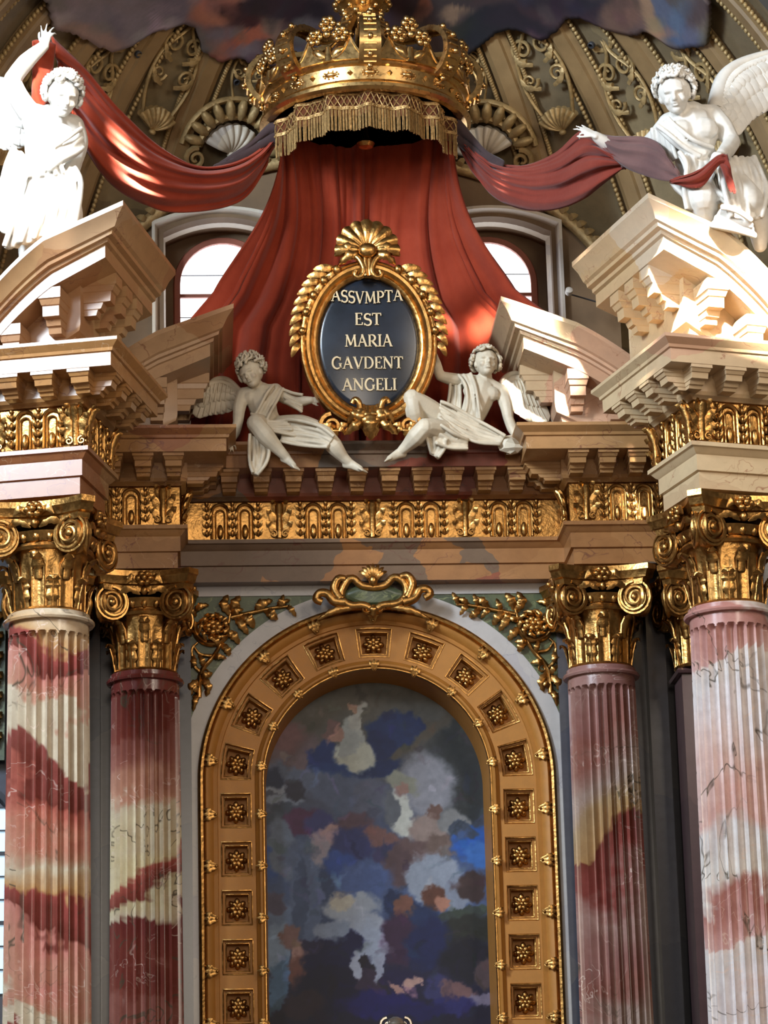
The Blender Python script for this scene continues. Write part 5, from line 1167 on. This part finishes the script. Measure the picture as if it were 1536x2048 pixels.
def foot(mb, ankle, d, L, up=(0, 0, 1)):
    a = Vector(ankle); d = Vector(d).normalized(); u = Vector(up); u = (u-d*u.dot(d)).normalized(); x = d.cross(u)
    cap(mb, a-d*(.18*L)-u*(.12*L), a+d*(.15*L)-u*(.10*L), .16*L, .17*L); cap(mb, a+d*.05*L, a+d*(.55*L)-u*(.16*L), .17*L, .13*L); cap(mb, a-u*.12*L, a+d*(.55*L)-u*(.2*L), .13*L, .12*L)
    for i in range(5):
        q = i-2; p = a+d*(.55*L)-u*(.19*L)+x*(q*.075*L); l = (.30, .27, .25, .22, .18)[i]*L; cap(mb, p, p+d*(l*.6)-u*(.02*L), .065*L, .06*L, 7); cap(mb, p+d*(l*.6)-u*.02*L, p+d*l-u*(.06*L), .06*L, .05*L, 7)
def hair(parent, c, h, face, mat, up=(0, 0, 1), n=70, seed=1, lift=0.0):
    M = rotm(face, up); c = Vector(c); rr = random.Random(seed); mb = MB()
    mb.ball(c+M @ (Vector((0, .10, .12))*h), (.42*h, .46*h, .44*h), 14, 9, M)
    k_ = 0; n = int(n*1.8)
    while k_ < n:
        a = rr.uniform(0, TAU); b = math.asin(rr.uniform(-.35, .99)); v = Vector((cos(a)*cos(b), sin(a)*cos(b), sin(b)))
        if v.y < -.25 and v.z < .62: continue
        k_ += 1; p = c+M @ (Vector((v.x*.45, .06+v.y*.50, .09+v.z*.50))*h)
        w = M @ v; t = w.orthogonal().normalized(); t2 = w.cross(t); ph = rr.uniform(0, TAU); r0 = rr.uniform(.08, .14)*h; P = []
        for i in range(9): an = ph+i*.85; r_ = r0*(1-i/11); P.append(p+(t*cos(an)+t2*sin(an))*r_+w*(.02*h+i*.012*h)+Vector((0, 0, lift*h*i/9)))
        mb.tube(P, [.055*h*(1-.5*i/9) for i in range(9)], 6)
    return mb.build('curly_hair', mat, parent, 180)
def folds(mb, A, B, n, r, depth=.05, nrm=(0, -1, 0), seed=0):
    """a sheet of n sculpted ridges between edge polylines A and B"""
    A = catmull(A, 6); B = catmull(B, 6); m = min(len(A), len(B)); nr = Vector(nrm)
    sa = [A[int(i*(len(A)-1)/(m-1))] for i in range(m)]; sb = [B[int(i*(len(B)-1)/(m-1))] for i in range(m)]
    dist = sum((a-b).length for a, b in zip(sa, sb))/m; N = max(n*4, int(dist/(r*.5))+1)
    for k_ in range(N+1):
        t = k_/N; ph = PI*n*t+.5*sin(3*t+seed); rg = 1-abs(sin(ph))**.55*1.25; wob = 1+.35*sin(k_*.9+seed)
        P = [a.lerp(b, t)+nr*(depth*2.4*rg*wob*(.55+.45*sin(PI*(.15+.7*i/(m-1))))+depth*.5*sin(i*.35+n*t*4+seed)) for i, (a, b) in enumerate(zip(sa, sb))]
        mb.tube(P, [r*.75]*m, 7)
def wing(parent, lead, trail, mat, O, nf=11, th=.06, rows=3, wid=.11, seed=0):
    """lead: leading edge from the root to the tip; trail: where the long feathers end, root to tip"""
    wg = MB(); L = catmull([Vector(p) for p in lead], 8); T = catmull([Vector(p) for p in trail], 8)
    sm = lambda C, t: C[min(int(t*(len(C)-1)), len(C)-2)].lerp(C[min(int(t*(len(C)-1)), len(C)-2)+1], t*(len(C)-1)-min(int(t*(len(C)-1)), len(C)-2))
    wg.tube([p-O for p in L], [th*(1.25-.8*i/len(L)) for i in range(len(L))], 8)
    for i in range(26):                                    # down of small scales over the arm of the wing
        t = (i+.5)/26
        for j in range(2):
            a = sm(L, t)-O; b = sm(T, t)-O; p = a.lerp(b, .06+.11*j); e = a.lerp(b, .22+.12*j); leaf(wg, [p+Vector((0, -.05, 0)), p.lerp(e, .5)+Vector((0, -.075+.01*j, 0)), e+Vector((0, -.055, 0))], wid*.55, (0, 1, 0), .35, 0, 6, 2)
    w = wg.build('wing', mat, parent, 60)
    for row, (f0, f1, ww, yo, cnt) in enumerate(((.10, 1.0, 1.0, 0.02, nf), (.12, .66, .85, -.025, nf), (.14, .44, .7, -.05, nf+2))):
        for i in range(cnt):
            t = (i+.35*(row % 2)+.3)/cnt; t = min(.99, t); a = sm(L, t)-O; b = sm(T, t)-O; p = a.lerp(b, f0); e = a.lerp(b, f1); sag = Vector((0, yo-.03, 0))
            fm_ = MB(); pts_ = catmull([p+Vector((0, yo, 0)), p.lerp(e, .5)+sag, e+Vector((0, yo, 0))], 4); m_ = len(pts_)
            fm_.tube(pts_, [wid*ww*(.65+.5*sin(PI*min(1, .15+.75*q_/(m_-1))))*(1 if q_ < m_-1 else .45) for q_ in range(m_)], 8, True, .22, (0, 1, 0))
            fm_.tube([p_+Vector((0, -.022, 0)) for p_ in pts_], .012, 4); fm_.build('feather', mat, w, 60)
    return w
J = lambda L_, O: [at(*p)-O for p in L_]

# ---- left seated angel -------------------------------------------------------
IV = MAT['stone_warm']
O = at(530, 880, -.75)
t = thing('angel_statue', 'seated curly-haired stone angel leaning left of the oval inscription', 'statue', O); a_ = lambda px, py, Y: at(px, py, Y)-O
H = .36; mb = MB()
head(mb, a_(503, 750, -1.0), H, (-.45, -.85, -.25), (-.42, 0, 1))
cap(mb, a_(508, 764, -.93), a_(521, 784, -.85), .085, .10)
limb(mb, [a_(521, 790, -.84), a_(524, 808, -.86), a_(530, 830, -.84), a_(536, 852, -.82)], [.17, .19, .17, .19])
mb.ball(a_(504, 797, -.92), (.11, .09, .10)); mb.ball(a_(535, 792, -.92), (.11, .09, .10)); mb.ball(a_(525, 835, -.9), (.14, .12, .13))
limb(mb, [a_(487, 789, -.85), a_(479, 815, -.92), a_(476, 846, -.95)], [.095, .085, .066]); limb(mb, [a_(476, 846, -.95), a_(470, 864, -.96), a_(462, 882, -.98)], [.066, .072, .045]); cap(mb, a_(508, 788, -.86), a_(487, 790, -.85), .12, .10)
hand(mb, a_(462, 882, -.98), a_(458, 898, -1.06)-a_(462, 880, -.98), (0, -.6, .8), .19, .25, .2, -1)
limb(mb, [a_(551, 782, -.84), a_(572, 796, -.9), a_(593, 804, -.98)], [.095, .085, .066]); limb(mb, [a_(593, 804, -.98), a_(608, 802, -1.05), a_(622, 800, -1.1)], [.066, .066, .045]); cap(mb, a_(535, 786, -.85), a_(551, 782, -.84), .12, .10)
hand(mb, a_(618, 801, -1.1), Vector((1, -.1, .1)), (0, -1, 0), .18, .3, .15, 1)
limb(mb, [a_(524, 858, -.82), a_(518, 850, -1.05), a_(511, 846, -1.28)], [.17, .15, .115]); limb(mb, [a_(511, 846, -1.28), a_(532, 872, -1.27), a_(556, 898, -1.2), a_(574, 916, -1.16)], [.11, .12, .08, .055]); foot(mb, a_(574, 916, -1.16), a_(606, 934, -1.3)-a_(574, 918, -1.16), .27)
limb(mb, [a_(545, 858, -.82), a_(600, 852, -1.05), a_(648, 866, -1.25)], [.17, .15, .11]); limb(mb, [a_(648, 866, -1.25), a_(668, 892, -1.24), a_(686, 914, -1.18), a_(700, 926, -1.16)], [.11, .115, .075, .055]); foot(mb, a_(700, 926, -1.16), a_(744, 934, -1.28)-a_(700, 926, -1.16), .29)
put('body', sculpt(mb, 'body', IV, .011, 3), t)
hair(t, a_(503, 750, -1.0), H, (-.45, -.85, -.25), IV, (-.42, 0, 1), 64, 3, .25)
mb = MB()
folds(mb, J([(548, 772, -.95), (534, 790, -1.02), (520, 815, -1.08), (506, 840, -1.1)], O), J([(566, 778, -.92), (556, 800, -1.0), (540, 830, -1.08), (528, 856, -1.12)], O), 4, .028, .03)
folds(mb, J([(502, 830, -1.08), (520, 842, -1.12), (545, 846, -1.1), (575, 842, -1.15)], O), J([(506, 852, -1.15), (530, 862, -1.2), (556, 866, -1.2), (590, 872, -1.2)], O), 3, .03, .03)
folds(mb, J([(570, 842, -1.12), (600, 846, -1.2), (640, 856, -1.32), (668, 876, -1.34)], O), J([(560, 884, -1.12), (590, 890, -1.18), (630, 894, -1.25), (655, 896, -1.3)], O), 5, .034, .035)
folds(mb, J([(566, 782, -.88), (585, 790, -.95), (606, 792, -1.05)], O), J([(570, 806, -.95), (590, 818, -1.05), (604, 826, -1.08)], O), 3, .03, .03)
folds(mb, J([(500, 870, -1.2), (498, 900, -1.16), (500, 930, -1.14), (506, 948, -1.14)], O), J([(532, 882, -1.2), (538, 905, -1.16), (532, 930, -1.14), (514, 952, -1.14)], O), 4, .032, .03)
put('drapery', sculpt(mb, 'drapery', IV, .010, 1), t)
wing(t, [at(482, 790, -.7), at(455, 762, -.65), at(430, 760, -.62), at(412, 778, -.6)], [at(472, 812, -.72), at(448, 826, -.66), at(418, 830, -.62), at(390, 836, -.6)], IV, O, 8, .05, 3, .085)

# ---- right seated angel ------------------------------------------------------
O = at(930, 885, -.75)
t = thing('angel_statue', 'reclining stone angel with crossed legs right of the oval inscription', 'statue', O)
H = .38; mb = MB()
head(mb, a_(972, 728, -.98), H, (.12, -.98, .08), (.08, 0, 1))
cap(mb, a_(971, 745, -.93), a_(968, 765, -.86), .085, .11)
limb(mb, [a_(964, 776, -.86), a_(958, 796, -.9), a_(944, 832, -.92), a_(922, 862, -.88)], [.18, .20, .165, .19])
mb.ball(a_(944, 782, -.98), (.12, .09, .10)); mb.ball(a_(982, 788, -.98), (.12, .09, .10))
cap(mb, a_(955, 768, -.87), a_(926, 762, -.86), .12, .10); limb(mb, [a_(926, 762, -.86), a_(902, 758, -.95), a_(880, 752, -1.02)], [.095, .085, .066]); limb(mb, [a_(880, 752, -1.02), a_(872, 728, -1.05), a_(866, 706, -1.08)], [.066, .07, .045]); hand(mb, a_(866, 706, -1.08), a_(862, 682, -1.14)-a_(866, 706, -1.08), (.3, -.9, 0), .19, .35, .15, -1)
cap(mb, a_(975, 772, -.87), a_(1002, 784, -.88), .12, .10); limb(mb, [a_(1002, 784, -.88), a_(1012, 810, -.95), a_(1017, 838, -.98)], [.098, .088, .068]); limb(mb, [a_(1017, 838, -.98), a_(1024, 856, -1.02), a_(1030, 870, -1.06)], [.068, .07, .046]); hand(mb, a_(1028, 868, -1.06), a_(1044, 884, -1.14)-a_(1030, 868, -1.06), (0, -.6, .8), .19, .4, .2, -1)
limb(mb, [a_(908, 866, -.9), a_(866, 826, -1.1), a_(824, 796, -1.28)], [.17, .15, .115]); limb(mb, [a_(824, 796, -1.28), a_(828, 826, -1.25), a_(838, 858, -1.1), a_(842, 880, -1.0)], [.11, .115, .08, .06]); foot(mb, a_(842, 882, -1.0), (-.6, -.5, -.1), .26)
limb(mb, [a_(918, 874, -.9), a_(884, 862, -1.2), a_(850, 854, -1.42)], [.17, .15, .115]); limb(mb, [a_(850, 854, -1.42), a_(832, 874, -1.35), a_(814, 892, -1.25), a_(800, 904, -1.2)], [.11, .12, .08, .055]); foot(mb, a_(798, 905, -1.2), a_(756, 916, -1.3)-a_(798, 906, -1.2), .29)
put('body', sculpt(mb, 'body', IV, .011, 3), t)
hair(t, a_(972, 728, -.98), H, (.12, -.98, .08), IV, (.08, 0, 1), 60, 5, 0)
mb = MB()
folds(mb, J([(916, 752, -.92), (930, 775, -1.0), (934, 810, -1.05), (925, 840, -1.08)], O), J([(940, 748, -.95), (950, 775, -1.05), (956, 815, -1.08), (960, 850, -1.08)], O), 4, .03, .03)
folds(mb, J([(880, 806, -1.15), (900, 815, -1.12), (930, 830, -1.1), (965, 850, -1.1), (1010, 876, -1.15)], O), J([(876, 836, -1.2), (900, 856, -1.25), (930, 876, -1.2), (960, 888, -1.18), (1000, 890, -1.18)], O), 5, .034, .035)
folds(mb, J([(880, 852, -1.35), (905, 870, -1.3), (935, 882, -1.22)], O), J([(872, 888, -1.32), (900, 898, -1.25), (935, 900, -1.2)], O), 4, .034, .03)
folds(mb, J([(848, 868, -1.35), (856, 890, -1.25), (862, 906, -1.2)], O), J([(892, 880, -1.32), (888, 900, -1.24), (876, 918, -1.2)], O), 4, .034, .03)
folds(mb, J([(900, 756, -.9), (898, 790, -.88), (892, 826, -.86)], O), J([(918, 756, -.9), (920, 795, -.9), (918, 836, -.9)], O), 3, .03, .03)
put('drapery', sculpt(mb, 'drapery', IV, .010, 1), t)
wing(t, [at(998, 778, -.72), at(1015, 754, -.68), at(1036, 748, -.66), at(1052, 764, -.64)], [at(1010, 800, -.72), at(1040, 826, -.66), at(1072, 846, -.62), at(1098, 842, -.6)], IV, O, 9, .05, 3, .085)
ro = at(1022, 890, -1.12); rk = MB(); rk.ball((0, 0, 0), (.17, .13, .12), 9, 6)
rr = random.Random(4); rk.v = [(x+rr.uniform(-.03, .03), y+rr.uniform(-.03, .03), z+rr.uniform(-.02, .02)) for x, y, z in rk.v]
tag(rk.build('rock', IV, None, 20, loc=ro), 'rough stone lump under the hand of the right seated angel', 'rock')

# ---- large left angel --------------------------------------------------------
ST = MAT['stone']
O = at(85, 480, -4.1)
t = thing('angel_statue', 'standing white angel in sunlight raising a red cloth at the left edge', 'statue', O)
H = .46; mb = MB()
head(mb, a_(126, 196, -4.45), H, (.30, -.85, -.42), (.12, -.2, 1))
cap(mb, a_(119, 215, -4.3), a_(108, 240, -4.15), .12, .14)
limb(mb, [a_(100, 250, -4.12), a_(95, 285, -4.15), a_(92, 330, -4.1), a_(95, 372, -4.05)], [.25, .29, .24, .28])
mb.ball(a_(78, 268, -4.32), (.17, .13, .14)); mb.ball(a_(122, 270, -4.32), (.17, .13, .14))
cap(mb, a_(90, 240, -4.12), a_(58, 226, -4.1), .17, .14); limb(mb, [a_(58, 226, -4.1), a_(38, 196, -4.15), a_(24, 160, -4.2)], [.14, .13, .10]); limb(mb, [a_(24, 160, -4.2), a_(52, 124, -4.28), a_(88, 92, -4.35)], [.105, .105, .066]); hand(mb, a_(88, 94, -4.35), a_(97, 50, -4.4)-a_(88, 94, -4.35), (-.3, -.9, .1), .30, .12, .28, -1, [.05, .12, .3, .55])
cap(mb, a_(115, 245, -4.12), a_(146, 252, -4.1), .16, .14); limb(mb, [a_(146, 252, -4.1), a_(156, 285, -4.05), a_(150, 320, -4.1)], [.14, .125, .10]); limb(mb, [a_(150, 320, -4.1), a_(140, 350, -4.3), a_(128, 372, -4.4)], [.10, .10, .065]); hand(mb, a_(128, 372, -4.4), (-.4, -.3, -.8), (.5, -.8, 0), .28, .3, .2, 1)
limb(mb, [a_(82, 375, -4.05), a_(74, 430, -4.2), a_(62, 480, -4.2)], [.24, .22, .17]); limb(mb, [a_(110, 375, -4.05), a_(128, 408, -4.4), a_(140, 440, -4.3)], [.24, .21, .16]); limb(mb, [a_(62, 480, -4.2), a_(58, 520, -4.1)], [.16, .12]); limb(mb, [a_(140, 440, -4.3), a_(128, 470, -4.1)], [.15, .11])
put('body', sculpt(mb, 'body', ST, .014, 3), t)
hair(t, a_(126, 196, -4.45), H, (.30, -.85, -.42), ST, (.12, -.2, 1), 80, 8, .1)
mb = MB()
folds(mb, J([(48, 246, -4.4), (58, 280, -4.5), (62, 320, -4.5), (60, 360, -4.45)], O), J([(104, 300, -4.55), (112, 315, -4.55), (120, 330, -4.5), (128, 350, -4.45)], O), 5, .04, .04)
folds(mb, J([(164, 262, -4.35), (140, 280, -4.45), (110, 298, -4.52), (85, 318, -4.5)], O), J([(168, 298, -4.3), (150, 312, -4.4), (125, 325, -4.48), (96, 345, -4.5)], O), 4, .04, .04)
folds(mb, J([(56, 350, -4.4), (40, 400, -4.5), (26, 450, -4.55), (10, 500, -4.5)], O), J([(150, 340, -4.35), (162, 370, -4.45), (160, 410, -4.5), (150, 455, -4.45)], O), 9, .05, .06)
folds(mb, J([(30, 300, -4.1), (14, 340, -4.1), (2, 390, -4.1), (-10, 440, -4.1)], O), J([(60, 320, -4.3), (44, 370, -4.35), (30, 420, -4.4), (10, 470, -4.4)], O), 4, .05, .05)
put('drapery', sculpt(mb, 'drapery', ST, .014, 1), t)
wing(t, [at(50, 240, -3.7), at(30, 190, -3.6), at(5, 165, -3.5), at(-40, 160, -3.4)], [at(40, 290, -3.7), at(20, 300, -3.6), at(-10, 290, -3.5), at(-60, 260, -3.4)], ST, O, 8, .09, 3, .13)
# ---- large right angel -------------------------------------------------------
O = at(1420, 440, -4.2)
t = thing('angel_statue', 'white winged angel leaning from the right pediment with outstretched hand', 'statue', O)
H = .48; mb = MB()
head(mb, a_(1350, 190, -4.6), H, (-.22, -.9, -.35), (-.14, -.15, 1))
cap(mb, a_(1358, 212, -4.5), a_(1370, 238, -4.35), .12, .15)
limb(mb, [a_(1380, 246, -4.3), a_(1386, 272, -4.35), a_(1388, 305, -4.3), a_(1402, 340, -4.2)], [.27, .30, .25, .28])
mb.ball(a_(1362, 262, -4.55), (.18, .13, .14)); mb.ball(a_(1408, 258, -4.55), (.18, .13, .14))
cap(mb, a_(1392, 236, -4.3), a_(1424, 232, -4.28), .17, .145); limb(mb, [a_(1424, 232, -4.28), a_(1446, 256, -4.4), a_(1464, 284, -4.5)], [.145, .13, .10]); limb(mb, [a_(1464, 284, -4.5), a_(1454, 300, -4.7), a_(1443, 308, -4.9)], [.105, .10, .068]); hand(mb, a_(1444, 307, -4.9), (-.5, -.6, -.3), (.2, -.2, .9), .27, .6, .1, -1)
cap(mb, a_(1366, 240, -4.3), a_(1338, 248, -4.25), .16, .14); limb(mb, [a_(1338, 248, -4.25), a_(1305, 285, -3.9), a_(1266, 314, -3.5)], [.14, .125, .10]); limb(mb, [a_(1266, 314, -3.5), a_(1228, 296, -3.6), a_(1190, 272, -3.72)], [.10, .10, .062])
hand(mb, a_(1192, 272, -3.75), a_(1150, 250, -3.7)-a_(1192, 272, -3.75), (.3, -.8, .5), .30, .1, .22, -1, [.75, .15, .1, .05])
limb(mb, [a_(1394, 345, -4.2), a_(1396, 372, -4.5), a_(1408, 396, -4.75)], [.25, .22, .17]); limb(mb, [a_(1408, 396, -4.75), a_(1412, 440, -4.5), a_(1414, 490, -4.3)], [.165, .16, .09])
limb(mb, [a_(1425, 345, -4.2), a_(1466, 372, -4.5), a_(1500, 400, -4.7)], [.25, .22, .17]); limb(mb, [a_(1500, 400, -4.7), a_(1516, 440, -4.5), a_(1520, 490, -4.3)], [.165, .15, .09])
put('body', sculpt(mb, 'body', ST, .014, 3), t)
hair(t, a_(1350, 190, -4.6), H, (-.22, -.9, -.35), ST, (-.14, -.15, 1), 80, 12, .1)
mb = MB()
folds(mb, J([(1312, 256, -4.45), (1340, 280, -4.6), (1368, 300, -4.62), (1400, 318, -4.6)], O), J([(1334, 240, -4.5), (1356, 262, -4.65), (1386, 288, -4.66), (1425, 300, -4.6)], O), 4, .04, .04)
folds(mb, J([(1302, 262, -4.2), (1306, 285, -4.15), (1316, 305, -4.1)], O), J([(1336, 244, -4.5), (1344, 290, -4.45), (1352, 322, -4.4)], O), 4, .04, .04)
folds(mb, J([(1356, 310, -4.6), (1370, 340, -4.65), (1366, 380, -4.65), (1372, 425, -4.6)], O), J([(1430, 322, -4.5), (1424, 350, -4.7), (1420, 372, -4.75), (1450, 400, -4.8)], O), 5, .045, .05)
folds(mb, J([(1424, 318, -4.6), (1438, 355, -4.75), (1448, 395, -4.85), (1462, 440, -4.8)], O), J([(1505, 318, -4.3), (1520, 350, -4.5), (1530, 390, -4.6), (1520, 440, -4.6)], O), 7, .05, .06)
folds(mb, J([(1368, 350, -4.6), (1372, 368, -4.62), (1382, 386, -4.66)], O), J([(1342, 366, -4.5), (1352, 380, -4.55), (1366, 392, -4.6)], O), 3, .04, .04)
folds(mb, J([(1440, 420, -4.85), (1470, 430, -4.85), (1500, 446, -4.8)], O), J([(1420, 452, -4.7), (1460, 462, -4.75), (1510, 474, -4.7)], O), 3, .05, .05)
put('drapery', sculpt(mb, 'drapery', ST, .014, 1), t)
wing(t, [at(1432, 222, -4.0), at(1446, 160, -3.9), at(1480, 128, -3.8), at(1545, 105, -3.7)], [at(1476, 272, -4.1), at(1505, 240, -4.0), at(1545, 215, -3.9), at(1600, 170, -3.8)], ST, O, 10, .10, 3, .13)
bpy.context.view_layer.update()
